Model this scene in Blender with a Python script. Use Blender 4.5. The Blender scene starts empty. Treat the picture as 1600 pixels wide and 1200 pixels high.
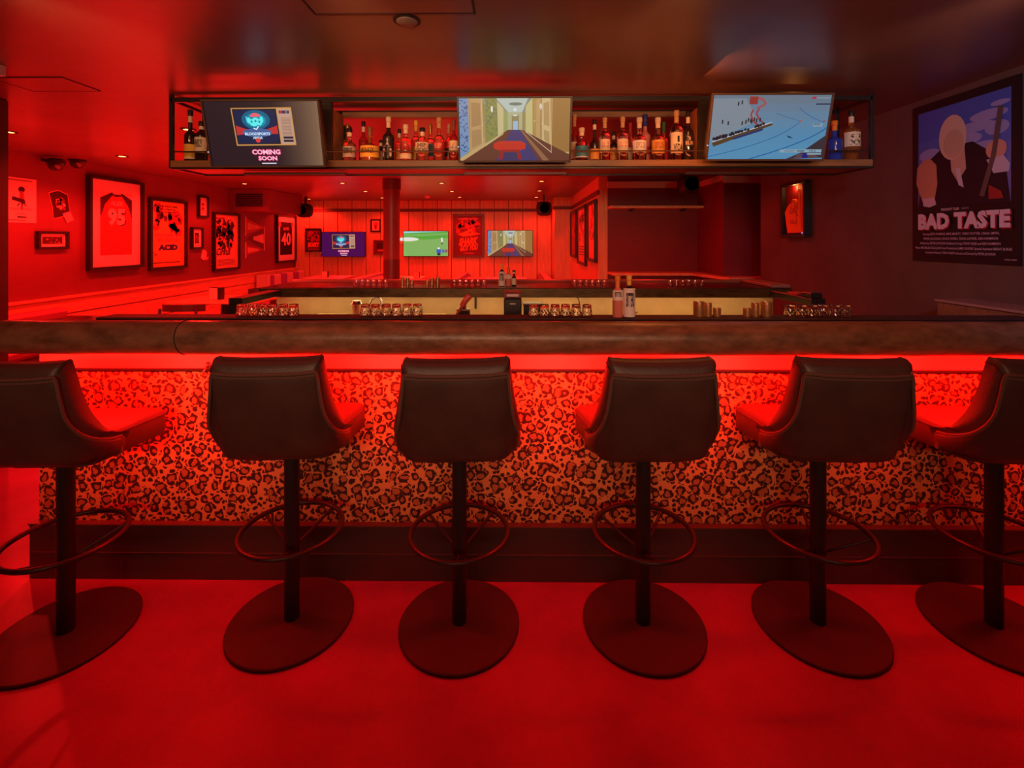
import bpy, bmesh, math, random
from mathutils import Vector, Matrix
random.seed(7)
R = math.radians
sc = bpy.context.scene
COL = sc.collection

# ------------------------------------------------------------------ camera, world, exposure
CAMZ, YAW, F, CX, CY = 1.5, R(0.57), 750.0, 800.0, 375.0
cd = bpy.data.cameras.new('camera'); cam = bpy.data.objects.new('camera', cd); COL.objects.link(cam)
cam.location = (0, 0, CAMZ); cam.rotation_euler = (R(90), 0, YAW)
cd.sensor_width = 36; cd.lens = F / 1600 * 36; cd.shift_y = -(600 - CY) / 1600; cd.clip_start = .02
sc.camera = cam
sc.view_settings.view_transform = 'Standard'; sc.view_settings.look = 'None'
sc.view_settings.gamma = 1; sc.view_settings.use_curve_mapping = False
sc.view_settings.exposure = 0.0
sc.cycles.use_denoising = True
sc.cycles.max_bounces = 8; sc.cycles.transparent_max_bounces = 12
sc.cycles.sample_clamp_indirect = 6; sc.cycles.caustics_refractive = False; sc.cycles.caustics_reflective = False
w = bpy.data.worlds.new('world'); sc.world = w; w.use_nodes = True
w.node_tree.nodes['Background'].inputs[0].default_value = (.6, .15, .12, 1)
w.node_tree.nodes['Background'].inputs[1].default_value = .015
CEIL = 2.44
RED = (1, .014, .010)
def lamp(kind, name, loc, energy, color, size=.05, rot=(0, 0, 0), sizey=None, spot=None, blend=.6, spread=None):
    d = bpy.data.lights.new(name, kind); o = bpy.data.objects.new(name, d); COL.objects.link(o)
    o.location = loc; o.rotation_euler = rot; d.energy = energy; d.color = color
    if kind == 'AREA':
        d.shape = 'RECTANGLE'; d.size = size; d.size_y = sizey or size
        if spread: d.spread = spread
    else: d.shadow_soft_size = size
    if kind == 'SPOT': d.spot_size = spot; d.spot_blend = blend
    return o
# front of house: an added unseen red wash over the customers' side, a dim warm lamp and a cool side spot aimed at the poster
lamp('AREA', 'fill_front_red_wash', (-.2, 1.35, 2.40), 10, (1, .012, .010), 4.2, (R(12), 0, 0), .25)
lamp('AREA', 'light_front_warm', (-.2, -1.6, 1.75), 16, (1, .55, .32), 3.4, (R(95), 0, 0), .3, spread=R(70))
for _x in (-1.9, -.65, .65, 1.9): lamp('SPOT', 'fill_shelf_front', (_x, 1.5, 2.36), 15, (1, .54, .22), .05, (R(84), 0, 0), spot=R(58), blend=.8)  # added warm spots that brighten the shelf bottles, no fixtures
_c = lamp('SPOT', 'light_front_cool', (.9, .2, 2.2), 85, (.45, .55, 1), .12, spot=R(52), blend=.9); _c.rotation_euler = Vector((1.85, 2.5, -.35)).to_track_quat('-Z', 'Y').to_euler()
lamp('AREA', 'light_right_warm', (1.0, 2.6, 2.38), 9, (1, .26, .05), 1.0, (0, R(-40), 0), .3)
# red LED strip under the padded bar edge
lamp('AREA', 'light_bar_led', (.25, 2.03, 1.006), 70, (1, .006, .003), 4.75, (R(8), 0, 0), .05)
# warm LED strip under the rear counter lip
lamp('AREA', 'light_rear_led', (.05, 3.63, 1.07), 3.9, (1, .60, .24), 3.7, (0, 0, 0), .02)
# red wash of the lounge beyond the bar
lamp('AREA', 'fill_lounge_up', (-2.2, 7.2, 1.2), 95, RED, 5.0, (R(180), 0, 0), 4.2)  # added unseen uplight that reddens the lounge ceiling
lamp('AREA', 'fill_left_up', (-3.8, 4.8, 1.1), 50, RED, 1.6, (R(180), 0, 0), 2.4)  # another added uplight, for the ceiling on the left
lamp('AREA', 'fill_shelf_up', (0, 3.0, 2.02), 5, (1, .20, .04), 3.6, (R(172), 0, 0), .05)  # added warm strip, stands in for glow bounced onto the ceiling
for _x, _y, _e in ((.4, 5.2, 45), (-1.24, 5.2, 75), (-2.85, 5.2, 80), (1.6, 5.5, 48)): lamp('SPOT', 'light_island_downlight', (_x, _y, 2.41), _e, RED, .03, spot=R(150), blend=.5)
LAMPS = [(14, 206), (191, 244), (294, 202), (305, 270), (382, 287), (483, 311), (535, 286), (571, 299), (597, 309),
         (690, 286), (706, 299), (718, 308), (846, 283), (843, 298), (838, 308)]

# ------------------------------------------------------------------ picture helpers: a photo pixel on a plane of the room
def ray(px, py):
    a, b = (px - CX) / F, (CY - py) / F
    return Vector((math.cos(YAW) * a - math.sin(YAW), math.sin(YAW) * a + math.cos(YAW), b))
def PY(px, py, Y): d = ray(px, py); return Vector((0, 0, CAMZ)) + d * (Y / d.y)
def PX(px, py, X): d = ray(px, py); return Vector((0, 0, CAMZ)) + d * (X / d.x)
def PZ(px, py, Z): d = ray(px, py); return Vector((0, 0, CAMZ)) + d * ((Z - CAMZ) / d.z)

# ------------------------------------------------------------------ materials
MC = {}
def mat(name, col, rough=.5, metal=0, bump=0, bscale=60, var=0, vscale=4, emit=None, es=1, trans=0, ior=1.45, coat=0, spec=None, stretch=None):
    if name in MC: return MC[name]
    m = bpy.data.materials.new(name); m.use_nodes = True; nt = m.node_tree; b = nt.nodes['Principled BSDF']
    c4 = (*col, 1)
    b.inputs['Base Color'].default_value = c4; b.inputs['Roughness'].default_value = rough; b.inputs['Metallic'].default_value = metal
    b.inputs['Transmission Weight'].default_value = trans; b.inputs['IOR'].default_value = ior; b.inputs['Coat Weight'].default_value = coat
    if spec is not None: b.inputs['Specular IOR Level'].default_value = spec
    if emit is not None:
        b.inputs['Emission Color'].default_value = (*emit, 1); b.inputs['Emission Strength'].default_value = es
    if var or bump:
        tc = nt.nodes.new('ShaderNodeTexCoord'); mp = nt.nodes.new('ShaderNodeMapping'); nt.links.new(tc.outputs['Object'], mp.inputs[0])
        if stretch: mp.inputs['Scale'].default_value = stretch
    if var:
        n = nt.nodes.new('ShaderNodeTexNoise'); n.inputs['Scale'].default_value = vscale; n.inputs['Detail'].default_value = 6; n.inputs['Roughness'].default_value = .62
        nt.links.new(mp.outputs[0], n.inputs['Vector'])
        r = nt.nodes.new('ShaderNodeValToRGB'); r.color_ramp.elements[0].position = .3; r.color_ramp.elements[1].position = .7
        r.color_ramp.elements[0].color = (*[c * (1 - var) for c in col], 1); r.color_ramp.elements[1].color = (*[min(1, c * (1 + var)) for c in col], 1)
        nt.links.new(n.outputs['Fac'], r.inputs[0]); nt.links.new(r.outputs[0], b.inputs['Base Color'])
    if bump:
        n2 = nt.nodes.new('ShaderNodeTexNoise'); n2.inputs['Scale'].default_value = bscale; n2.inputs['Detail'].default_value = 4
        nt.links.new(mp.outputs[0], n2.inputs['Vector'])
        bp = nt.nodes.new('ShaderNodeBump'); bp.inputs['Strength'].default_value = bump; bp.inputs['Distance'].default_value = .01
        nt.links.new(n2.outputs['Fac'], bp.inputs['Height']); nt.links.new(bp.outputs[0], b.inputs['Normal'])
    MC[name] = m; return m
def paper(r, g, b_): return mat('print_%d_%d_%d' % (r * 255, g * 255, b_ * 255), (r, g, b_), .6)
def lin(c): return tuple(((v / 255) / 12.92 if v / 255 <= .04045 else ((v / 255 + .055) / 1.055) ** 2.4) for v in c)
def px_(r, g, b_):  # printed ink given in sRGB 0-255
    return mat('ink_%d_%d_%d' % (r, g, b_), lin((r, g, b_)), .55)
def scr(r, g, b_, k=1.0):  # lit screen pixel colour
    return mat('screen_%d_%d_%d_%d' % (r, g, b_, k * 10), (.01, .01, .01), .35, emit=lin((r, g, b_)), es=k)

M_floor = mat('sealed_concrete', (.42, .07, .24), .42, bump=.12, bscale=14, var=.22, vscale=2.2)
M_ceil = mat('dark_plaster_ceiling', (.19, .095, .075), .32, bump=.25, bscale=5, var=.18, vscale=1.6)
M_wall = mat('painted_wall_dark', (.24, .055, .07), .6, bump=.08, bscale=30, var=.08, vscale=3)
M_wallr = mat('painted_wall_right', (.11, .075, .055), .5, bump=.10, bscale=12, var=.2, vscale=2.5)
M_nook = mat('painted_nook_dark', (.20, .025, .035), .55, var=.1)
M_wood = mat('oak_veneer', (.74, .42, .20), .45, bump=.08, bscale=30, var=.16, vscale=5, stretch=(6, 6, .5))
M_woodh = mat('oak_board', (.78, .40, .20), .42, bump=.06, bscale=30, var=.18, vscale=4, stretch=(6, .5, 6))
M_woodx = mat('walnut_board', (.24, .11, .05), .45, bump=.08, bscale=30, var=.3, vscale=5, stretch=(.6, 6, 6))
M_post = mat('old_timber', (.36, .16, .07), .7, bump=.5, bscale=30, var=.45, vscale=14, stretch=(4, 4, .8))
M_leather = mat('dark_brown_leather', (.075, .036, .030), .42, bump=.10, bscale=120, var=.22, vscale=7)
M_pipe = mat('piping_leather', (.14, .075, .06), .36, bump=.05, bscale=200)  # lighter than the stool leather, the piping's highlight is in the colour
M_seam = mat('dark_stitch', (.012, .008, .008), .6)
M_pad = mat('aged_brown_leather', (.20, .11, .06), .33, bump=.18, bscale=45, var=.45, vscale=22, stretch=(.5, 1, 1))
M_black = mat('black_metal', (.022, .018, .018), .42, metal=.0, bump=.05, bscale=200, spec=.5)
M_steel = mat('dark_powder_coat', (.05, .03, .03), .36, metal=.2, bump=.03, bscale=200)
M_base = mat('dark_base_plate', (.075, .05, .05), .5, bump=.03, bscale=90, var=.15, vscale=4)
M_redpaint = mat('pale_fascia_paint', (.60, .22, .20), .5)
M_kick = mat('dark_laminate_kick', (.10, .055, .05), .4, var=.12, vscale=2)
M_top = mat('black_stone_top', (.035, .022, .022), .22, var=.2, vscale=8)
M_lip = mat('bronze_lip', (.10, .055, .02), .32, metal=.5, var=.5, vscale=9, stretch=(1, 4, 4))
M_beige = mat('beige_splashback', (.74, .52, .27), .35, bump=.03, bscale=8, var=.16, vscale=3)
M_inox = mat('stainless', (.6, .55, .5), .25, metal=1)
M_copper = mat('copper_cup', (.85, .48, .22), .3, metal=.8)
M_frame = mat('black_frame', (.025, .018, .018), .35)
M_matb = mat('white_mat_board', (.85, .78, .74), .7)
M_glass = mat('clear_glass', (1, .93, .92), .03, trans=1, ior=1.45)
M_dglass = mat('dark_bottle_glass', (.03, .012, .01), .06, coat=.5)
M_cream = mat('cream_label', (.80, .66, .46), .6, var=.06, vscale=30)
M_yellow = mat('yellow_label', (.85, .48, .07), .6, var=.08, vscale=30)
M_upred = mat('red_upholstery', (.34, .08, .16), .5, var=.08)
M_purple = mat('purple_upholstery', (.34, .10, .42), .6)
M_led = mat('led_warm', (1, .8, .5), .5, emit=(1, .78, .42), es=6)
M_ledr = mat('led_red', (1, .1, .1), .5, emit=(1, .02, .02), es=5)
M_bulb = mat('red_lamp_face', (1, .3, .2), .5, emit=(1, .22, .06), es=9)
M_darkwood = mat('dark_chair_wood', (.10, .05, .04), .4)
M_white = mat('pale_paint', (.75, .66, .66), .5)
def leopard():
    m = bpy.data.materials.new('leopard_fabric'); m.use_nodes = True; nt = m.node_tree; N = nt.nodes; L = nt.links; b = N['Principled BSDF']
    b.inputs['Roughness'].default_value = .8
    def math_(op, a, b_=None, c=None, clamp=False):
        n = N.new('ShaderNodeMath'); n.operation = op; n.use_clamp = clamp
        for i, v in enumerate((a, b_, c)):
            if v is None: continue
            if isinstance(v, (int, float)): n.inputs[i].default_value = v
            else: L.new(v, n.inputs[i])
        return n.outputs[0]
    def sstep(x, lo, hi):
        n = N.new('ShaderNodeMapRange'); n.interpolation_type = 'SMOOTHSTEP'; L.new(x, n.inputs[0]); n.inputs[1].default_value = lo; n.inputs[2].default_value = hi
        return n.outputs[0]
    tc = N.new('ShaderNodeTexCoord'); sp = N.new('ShaderNodeSeparateXYZ'); L.new(tc.outputs['Object'], sp.inputs[0])
    cb = N.new('ShaderNodeCombineXYZ'); L.new(sp.outputs[0], cb.inputs[0]); L.new(sp.outputs[2], cb.inputs[1])
    wn = N.new('ShaderNodeTexNoise'); wn.noise_dimensions = '2D'; wn.inputs['Scale'].default_value = 16; wn.inputs['Detail'].default_value = 3; L.new(cb.outputs[0], wn.inputs['Vector'])
    ws = N.new('ShaderNodeVectorMath'); ws.operation = 'MULTIPLY_ADD'; L.new(wn.outputs['Color'], ws.inputs[0]); ws.inputs[1].default_value = (.035, .035, 0); L.new(cb.outputs[0], ws.inputs[2])
    def vor(s, rnd=.85):
        v = N.new('ShaderNodeTexVoronoi'); v.voronoi_dimensions = '2D'; v.inputs['Scale'].default_value = s; v.inputs['Randomness'].default_value = rnd
        L.new(ws.outputs[0], v.inputs['Vector']); return v
    v1 = vor(18, .75); d1 = v1.outputs['Distance']
    sc_ = N.new('ShaderNodeSeparateColor'); L.new(v1.outputs['Color'], sc_.inputs[0])
    rad = math_('MULTIPLY_ADD', sc_.outputs[0], .12, .25)
    ad = math_('ABSOLUTE', math_('SUBTRACT', d1, rad))
    gn = N.new('ShaderNodeTexNoise'); gn.noise_dimensions = '2D'; gn.inputs['Scale'].default_value = 42; gn.inputs['Detail'].default_value = 2; L.new(cb.outputs[0], gn.inputs['Vector'])
    wid = math_('MULTIPLY_ADD', gn.outputs['Fac'], .40, -.112)
    ring = math_('SUBTRACT', 1, sstep(math_('SUBTRACT', ad, wid), -.02, .02))
    v2 = vor(42, 1); spots = math_('MULTIPLY', math_('SUBTRACT', 1, sstep(v2.outputs['Distance'], .30, .38)), sstep(d1, .46, .50))
    dark = math_('MAXIMUM', ring, spots)
    inner = math_('SUBTRACT', 1, sstep(math_('SUBTRACT', d1, rad), -.06, .0))
    m1 = N.new('ShaderNodeMix'); m1.data_type = 'RGBA'; L.new(inner, m1.inputs[0]); m1.inputs[6].default_value = (.86, .40, .13, 1); m1.inputs[7].default_value = (.55, .20, .07, 1)
    m2 = N.new('ShaderNodeMix'); m2.data_type = 'RGBA'; L.new(dark, m2.inputs[0]); L.new(m1.outputs[2], m2.inputs[6]); m2.inputs[7].default_value = (.055, .018, .012, 1)
    L.new(m2.outputs[2], b.inputs['Base Color'])
    return m
M_leo = leopard()

# ------------------------------------------------------------------ mesh helpers
def mesh_obj(name, verts, faces, m, parent=None, smooth=False, loc=None):
    me = bpy.data.meshes.new(name); me.from_pydata([tuple(v) for v in verts], [], faces); me.validate(); me.update()
    for mm in (m if isinstance(m, (list, tuple)) else [m]): me.materials.append(mm)
    if smooth: me.polygons.foreach_set('use_smooth', [True] * len(me.polygons))
    o = bpy.data.objects.new(name, me); COL.objects.link(o)
    if parent is not None: o.parent = parent
    if loc is not None: o.location = loc
    return o
def tag(o, label=None, cat=None, group=None, kind=None):
    if label: o['label'] = label
    if cat: o['category'] = cat
    if group: o['group'] = group
    if kind: o['kind'] = kind
    return o
def thing(name, loc, label, cat, rz=0, group=None):
    o = bpy.data.objects.new(name, None); COL.objects.link(o); o.location = loc; o.rotation_euler = (0, 0, rz); o.empty_display_size = .1
    return tag(o, label, cat, group)
class G:
    def __init__(s): s.v = []; s.f = []
    def add(s, v, f):
        n = len(s.v); s.v += [Vector(p) for p in v]; s.f += [tuple(i + n for i in q) for q in f]; return s
    def box(s, x0, x1, y0, y1, z0, z1, c=0):
        c = min(c, (x1 - x0) / 2.01, (y1 - y0) / 2.01, (z1 - z0) / 2.01)
        if c <= 0:
            v = [(x, y, z) for z in (z0, z1) for y in (y0, y1) for x in (x0, x1)]
            return s.add(v, [(0, 2, 3, 1), (4, 5, 7, 6), (0, 1, 5, 4), (2, 6, 7, 3), (0, 4, 6, 2), (1, 3, 7, 5)])
        bm = bmesh.new(); bmesh.ops.create_cube(bm, size=1)
        for q in bm.verts: q.co = Vector(((x0 + x1) / 2 + q.co.x * (x1 - x0), (y0 + y1) / 2 + q.co.y * (y1 - y0), (z0 + z1) / 2 + q.co.z * (z1 - z0)))
        bmesh.ops.bevel(bm, geom=bm.edges[:], offset=c, segments=1, affect='EDGES')
        bm.verts.index_update(); s.add([q.co.copy() for q in bm.verts], [[q.index for q in f.verts] for f in bm.faces]); bm.free(); return s
    def lathe(s, prof, c=(0, 0, 0), n=20, caps=True):
        v = []; f = []
        for r, z in prof:
            for i in range(n): a = 2 * math.pi * i / n; v.append((c[0] + r * math.cos(a), c[1] + r * math.sin(a), c[2] + z))
        for k in range(len(prof) - 1):
            for i in range(n): j = (i + 1) % n; f.append((k * n + i, k * n + j, (k + 1) * n + j, (k + 1) * n + i))
        if caps:
            f.append(tuple(range(n - 1, -1, -1))); f.append(tuple((len(prof) - 1) * n + i for i in range(n)))
        return s.add(v, f)
    def tube(s, pts, r, n=8, closed=False):
        pts = [Vector(p) for p in pts]; m = len(pts); v = []; f = []; up = None
        for k in range(m):
            a = pts[k - 1] if (k > 0 or closed) else pts[k]; b = pts[(k + 1) % m] if (k < m - 1 or closed) else pts[k]
            t = (b - a).normalized()
            if up is None: up = Vector((0, 0, 1)) if abs(t.z) < .9 else Vector((0, 1, 0))
            x = t.cross(up)
            if x.length < 1e-4: x = t.orthogonal()
            x.normalize(); y = x.cross(t).normalized(); up = y
            for i in range(n): q = 2 * math.pi * i / n; v.append(pts[k] + x * (r * math.cos(q)) + y * (r * math.sin(q)))
        for k in range(m if closed else m - 1):
            k2 = (k + 1) % m
            for i in range(n): j = (i + 1) % n; f.append((k * n + i, k * n + j, k2 * n + j, k2 * n + i))
        if not closed: f.append(tuple(range(n - 1, -1, -1))); f.append(tuple((m - 1) * n + i for i in range(n)))
        return s.add(v, f)
    def loft(s, rings, cap=True):   # rings: list of closed loops with same count
        n = len(rings[0]); v = [p for r in rings for p in r]; f = []
        for k in range(len(rings) - 1):
            for i in range(n): j = (i + 1) % n; f.append((k * n + i, k * n + j, (k + 1) * n + j, (k + 1) * n + i))
        if cap: f.append(tuple(range(n - 1, -1, -1))); f.append(tuple((len(rings) - 1) * n + i for i in range(n)))
        return s.add(v, f)
    def ob(s, name, m, parent=None, smooth=False, loc=None, fix=True):
        o = mesh_obj(name, s.v, s.f, m, parent, smooth, loc)
        if fix:
            bm = bmesh.new(); bm.from_mesh(o.data); bmesh.ops.recalc_face_normals(bm, faces=bm.faces[:]); bm.to_mesh(o.data); bm.free()
        if smooth:
            o.data.set_sharp_from_angle(angle=R(40))
        return o
def box(name, x0, x1, y0, y1, z0, z1, m, parent=None, c=.002): return G().box(x0, x1, y0, y1, z0, z1, c).ob(name, m, parent)
def struct(name, x0, x1, y0, y1, z0, z1, m, label=None): o = box(name, x0, x1, y0, y1, z0, z1, m, c=0); o['kind'] = 'structure'; return o
def copy_tree(o, parent=None):
    c = o.copy(); COL.objects.link(c); c.parent = parent
    for ch in list(o.children): copy_tree(ch, c)
    return c
def crom(pts, n):  # catmull-rom resample
    pts = [Vector(p) for p in pts]; out = []
    for i in range(len(pts) - 1):
        p0 = pts[max(i - 1, 0)]; p1 = pts[i]; p2 = pts[i + 1]; p3 = pts[min(i + 2, len(pts) - 1)]
        for k in range(n):
            t = k / n; out.append(.5 * ((2 * p1) + (p2 - p0) * t + (2 * p0 - 5 * p1 + 4 * p2 - p3) * t * t + (3 * p1 - p0 - 3 * p2 + p3) * t ** 3))
    out.append(pts[-1]); return out

# ------------------------------------------------------------------ flat pictures (posters, screens): local plane facing -Y, (u,v) 0..1 from the top left
_tc = {}
def text_mesh(s, bold=0.0, shear=0):
    k = (s, bold, shear)
    if k in _tc: return _tc[k]
    cu = bpy.data.curves.new('t', 'FONT'); cu.body = s; cu.size = 1; cu.offset = bold; cu.resolution_u = 2; cu.shear = shear
    o = bpy.data.objects.new('t', cu); COL.objects.link(o)
    dg = bpy.context.evaluated_depsgraph_get(); dg.update()
    me = bpy.data.meshes.new_from_object(o.evaluated_get(dg))
    vs = [(v.co.x, v.co.y) for v in me.vertices]; fs = [tuple(p.vertices) for p in me.polygons]
    bpy.data.objects.remove(o); bpy.data.curves.remove(cu); bpy.data.meshes.remove(me)
    if not vs: vs = [(0, 0)]
    x0 = min(a for a, _ in vs); x1 = max(a for a, _ in vs); y0 = min(b for _, b in vs); y1 = max(b for _, b in vs)
    vs = [((a - x0) / max(x1 - x0, 1e-5), (b - y0) / max(y1 - y0, 1e-5)) for a, b in vs]
    _tc[k] = (vs, fs); return _tc[k]
class Art:
    def __init__(s, wd, ht, m, dz=.0003): s.w = wd; s.h = ht; s.v = []; s.f = []; s.mi = []; s.ms = []; s.k = 0; s.dz = dz; s.rect(0, 0, 1, 1, m)
    def _m(s, m):
        if m not in s.ms: s.ms.append(m)
        return s.ms.index(m)
    def poly(s, pts, m, raw=None):
        n = len(s.v); y = -s.k * s.dz; s.k += 1
        s.v += [((u - .5) * s.w, y, (.5 - v) * s.h) for u, v in pts]
        fs = raw or [tuple(range(len(pts)))]
        s.f += [tuple(i + n for i in q) for q in fs]; s.mi += [s._m(m)] * len(fs); return s
    def rect(s, u0, v0, u1, v1, m): return s.poly([(u0, v1), (u1, v1), (u1, v0), (u0, v0)], m)
    def many(s, rects, m):
        pts = []; fs = []
        for u0, v0, u1, v1 in rects: n = len(pts); pts += [(u0, v1), (u1, v1), (u1, v0), (u0, v0)]; fs.append((n, n + 1, n + 2, n + 3))
        return s.poly(pts, m, fs)
    def ell(s, u, v, ru, rv, m, n=20, a0=0, a1=360):
        return s.poly([(u + ru * math.cos(R(a0 + (a1 - a0) * i / n)), v - rv * math.sin(R(a0 + (a1 - a0) * i / n))) for i in range(n + (0 if a1 - a0 == 360 else 1))], m)
    def line(s, pts, wd, m):
        pp = []; fs = []
        for (a, b), (c, d) in zip(pts[:-1], pts[1:]):
            ax, ay, cx, cy = a * s.w, b * s.h, c * s.w, d * s.h
            l = math.hypot(cx - ax, cy - ay) or 1; nx, ny = -(cy - ay) / l * wd / 2, (cx - ax) / l * wd / 2
            n = len(pp); pp += [((ax + nx) / s.w, (ay + ny) / s.h), ((cx + nx) / s.w, (cy + ny) / s.h), ((cx - nx) / s.w, (cy - ny) / s.h), ((ax - nx) / s.w, (ay - ny) / s.h)]
            fs.append((n, n + 1, n + 2, n + 3))
        return s.poly(pp, m, fs)
    def text(s, t, u0, v0, u1, v1, m, bold=.02, shear=0, fn=None):
        vs, fs = text_mesh(t, bold, shear)
        pts = [(u0 + a * (u1 - u0), v1 - b * (v1 - v0)) for a, b in vs]
        if fn: pts = [fn(*p) for p in pts]
        return s.poly(pts, m, fs)
    def ob(s, name, parent=None, loc=None):
        o = mesh_obj(name, s.v, s.f, s.ms, parent, loc=loc); o.data.polygons.foreach_set('material_index', s.mi)
        # every face looks to -Y
        bm = bmesh.new(); bm.from_mesh(o.data); bm.normal_update()
        bmesh.ops.reverse_faces(bm, faces=[f for f in bm.faces if f.normal.y > 0]); bm.to_mesh(o.data); bm.free(); return o
def framed(name, label, center, rz, art, fw=.03, depth=.04, m=None, cat='picture', group=None, matw=0, matm=None):
    """a framed picture; art is the print; the thing's origin is the frame's centre on the wall"""
    t = thing(name, center, label, cat, rz, group); W, H = art.w / 2 + matw, art.h / 2 + matw; m = m or M_frame
    g = G(); g.box(-W - fw, W + fw, -depth, 0, H, H + fw, .004); g.box(-W - fw, W + fw, -depth, 0, -H - fw, -H, .004)
    g.box(-W - fw, -W, -depth, 0, -H, H, .004); g.box(W, W + fw, -depth, 0, -H, H, .004); g.ob('frame', m, t)
    if matw:
        box('mat_board', -W, W, -depth * .4, -.002, -H, H, matm or M_matb, t, 0)
        art.ob('print', t, (0, -depth * .4 - .001, 0))
    else:
        box('backing', -W, W, -depth * .4, -.002, -H, H, M_frame, t, 0); art.ob('print', t, (0, -depth * .4 - .001, 0))
    return t

# ================================================================== ROOM SHELL
XL, XR, YB = -5.3, 2.72, 11.4
o = struct('floor', -6.5, 4.5, -2.5, 12, -.1, 0, M_floor)
o = struct('ceiling', -6.5, 4.5, -2.5, 12, CEIL, CEIL + .1, M_ceil)
wall_left = struct('wall_left', XL - .12, XL, -2.5, YB + .1, 0, CEIL, M_wall)
wall_back = struct('wall_back', XL, 1.25, YB, YB + .1, 0, CEIL, M_nook)
wall_right = struct('wall_right', XR, XR + .12, -2.5, 5.38, 0, CEIL, M_wallr)
wall_front = struct('wall_front', -6.5, 4.5, -2.5, -2.38, 0, CEIL, M_wallr)
# wood clad pier and return wall on the right of the lounge
wall_pier = struct('wall_pier', .82, 1.22, 10.55, YB, 0, CEIL, M_wood)
wall_side = struct('wall_side', 1.22, 1.34, 7.1, YB, 0, CEIL, M_wood)
# dark nook behind the rear bar
struct('wall_nook', 1.34, 4.5, 7.1, 7.22, 0, CEIL, M_nook)
struct('wall_nook_box', 2.66, 3.35, 6.2, 7.1, 0, CEIL, M_nook)
struct('wall_right_end', XR + .12, 4.5, 5.26, 5.38, 0, CEIL, M_wallr)

def planks(parent, a0, a1, n, z0, z1, face, pos, m=M_wood):
    me = None; wd = (a1 - a0) / n
    for i in range(n):
        q = a0 + wd * i
        g = G(); g.box(.008, wd - .008, -.014, 0, z0, z1, .003); 
        if me is None: o = g.ob('plank', m, parent); me = o.data
        else: o = bpy.data.objects.new('plank', me); COL.objects.link(o); o.parent = parent
        if face == 'y': o.location = (q, pos, 0)
        else: o.location = (pos, a1 - wd * i, 0); o.rotation_euler = (0, 0, R(-90))
planks(wall_back, XL + .02, .82, 18, 0, 2.17, 'y', YB)
planks(wall_back, XL + .02, .82, 18, 2.24, CEIL, 'y', YB)
planks(wall_pier, .82, 1.22, 1, 0, 2.17, 'y', 10.55); planks(wall_pier, .82, 1.22, 1, 2.24, CEIL, 'y', 10.55)
planks(wall_side, 7.1, 10.55, 10, 0, 2.17, 'x', 1.22); planks(wall_side, 7.1, 10.55, 10, 2.24, CEIL, 'x', 1.22)
for i, a in enumerate([(XL, .82, YB - .03, YB, 2.17, 2.24), (.79, 1.22, 10.52, 10.55, 2.17, 2.24), (1.19, 1.22, 7.1, 10.52, 2.17, 2.24)]):
    struct('trim_%d' % (i + 1), *a, mat('dark_rail', (.16, .06, .05), .5))
# pale stripe of the nook, following its walls
struct('trim_4', 1.34, 2.66, 7.07, 7.1, 2.265, 2.36, M_white); struct('trim_5', 2.63, 2.66, 6.17, 7.07, 2.265, 2.34, M_white); struct('trim_6', 2.66, 3.35, 6.17, 6.2, 2.235, 2.32, M_white)
# left wall panelling: cap, two boards
wl = struct('trim_7', XL, XL + .07, 2.5, YB - .02, .82, .845, M_woodh)
pn = thing('wainscot', (XL, 0, 0), 'long oak board wainscot under the pictures along the left wall', 'wainscot')
for y0, y1 in ((2.5, 7.4), (7.4, YB - .03)):
    box('board', .002, .045, y0 + .003, y1 - .003, .645, .82, M_woodh, pn); box('board', .002, .035, y0 + .003, y1 - .003, .40, .635, M_woodh, pn); box('board', .002, .035, y0 + .003, y1 - .003, .02, .39, M_woodh, pn)

# near column on the left edge, far round column
o = box('square_column', -3.95, -3.415, 2.85, 3.2, .0, CEIL - .001, mat('dark_column', (.10, .06, .06), .5), c=.01)
tag(o, 'dark square column at the left edge beyond the bar end', 'column')
t = thing('round_column', (PY(612, 300, 7.4).x, 7.4, 0), 'dark red round steel column standing in front of the panelled back wall', 'column')
G().lathe([(.125, 0), (.125, 2.27)], n=32).ob('shaft', mat('column_paint', (.16, .05, .05), .35), t, True)
G().lathe([(.14, 2.27), (.14, CEIL)], n=32).ob('capital', mat('column_cap', (.09, .05, .05), .4), t, True)

# downlights
for i, (x, y) in enumerate(LAMPS):
    p = PZ(x, y, CEIL); row = ['nearest', 'second', 'third', 'fourth', 'fifth', 'farthest']
    t = thing('downlight', (p.x, p.y, CEIL), ['recessed red downlight at far left just right of the dark column', 'recessed red downlight above the wide jersey frame', 'recessed red downlight showing through the left end of the bottle shelf',
        'red downlight just under the left end of the bottle shelf', 'red ceiling downlight above the two framed posters, right of the shelf corner', 'red downlight above the black wall speaker on the left',
        'large flaring red downlight left of the round column', 'smaller red downlight nearer the round column on its left', 'faint red downlight touching the left edge of the round column', 'flaring red downlight between column and golf screen, nearest of three',
        'middle red downlight of the three right of the column', 'farthest red downlight of the three, above the shark poster', 'nearest red downlight of the right hand three, above corridor screen',
        'middle red downlight of the right hand three above the speaker', 'farthest red downlight of the right hand three above the speaker'][i], 'light', group='red ceiling downlights')
    G().lathe([(.035, -.001), (.058, -.001), (.058, -.008), (.038, -.006)], n=24, caps=False).ob('trim_ring', M_steel, t, True)
    G().lathe([(.001, -.004), (.036, -.004)], n=24, caps=False).ob('lamp_face', M_bulb, t)
    E = 75 if p.y < 6 else (44 if p.x < 0 else 32)
    lamp('SPOT', 'light_downlight', (p.x, p.y, CEIL - .03), E * 1.7, RED, .03, spot=R(150), blend=.5)

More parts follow.
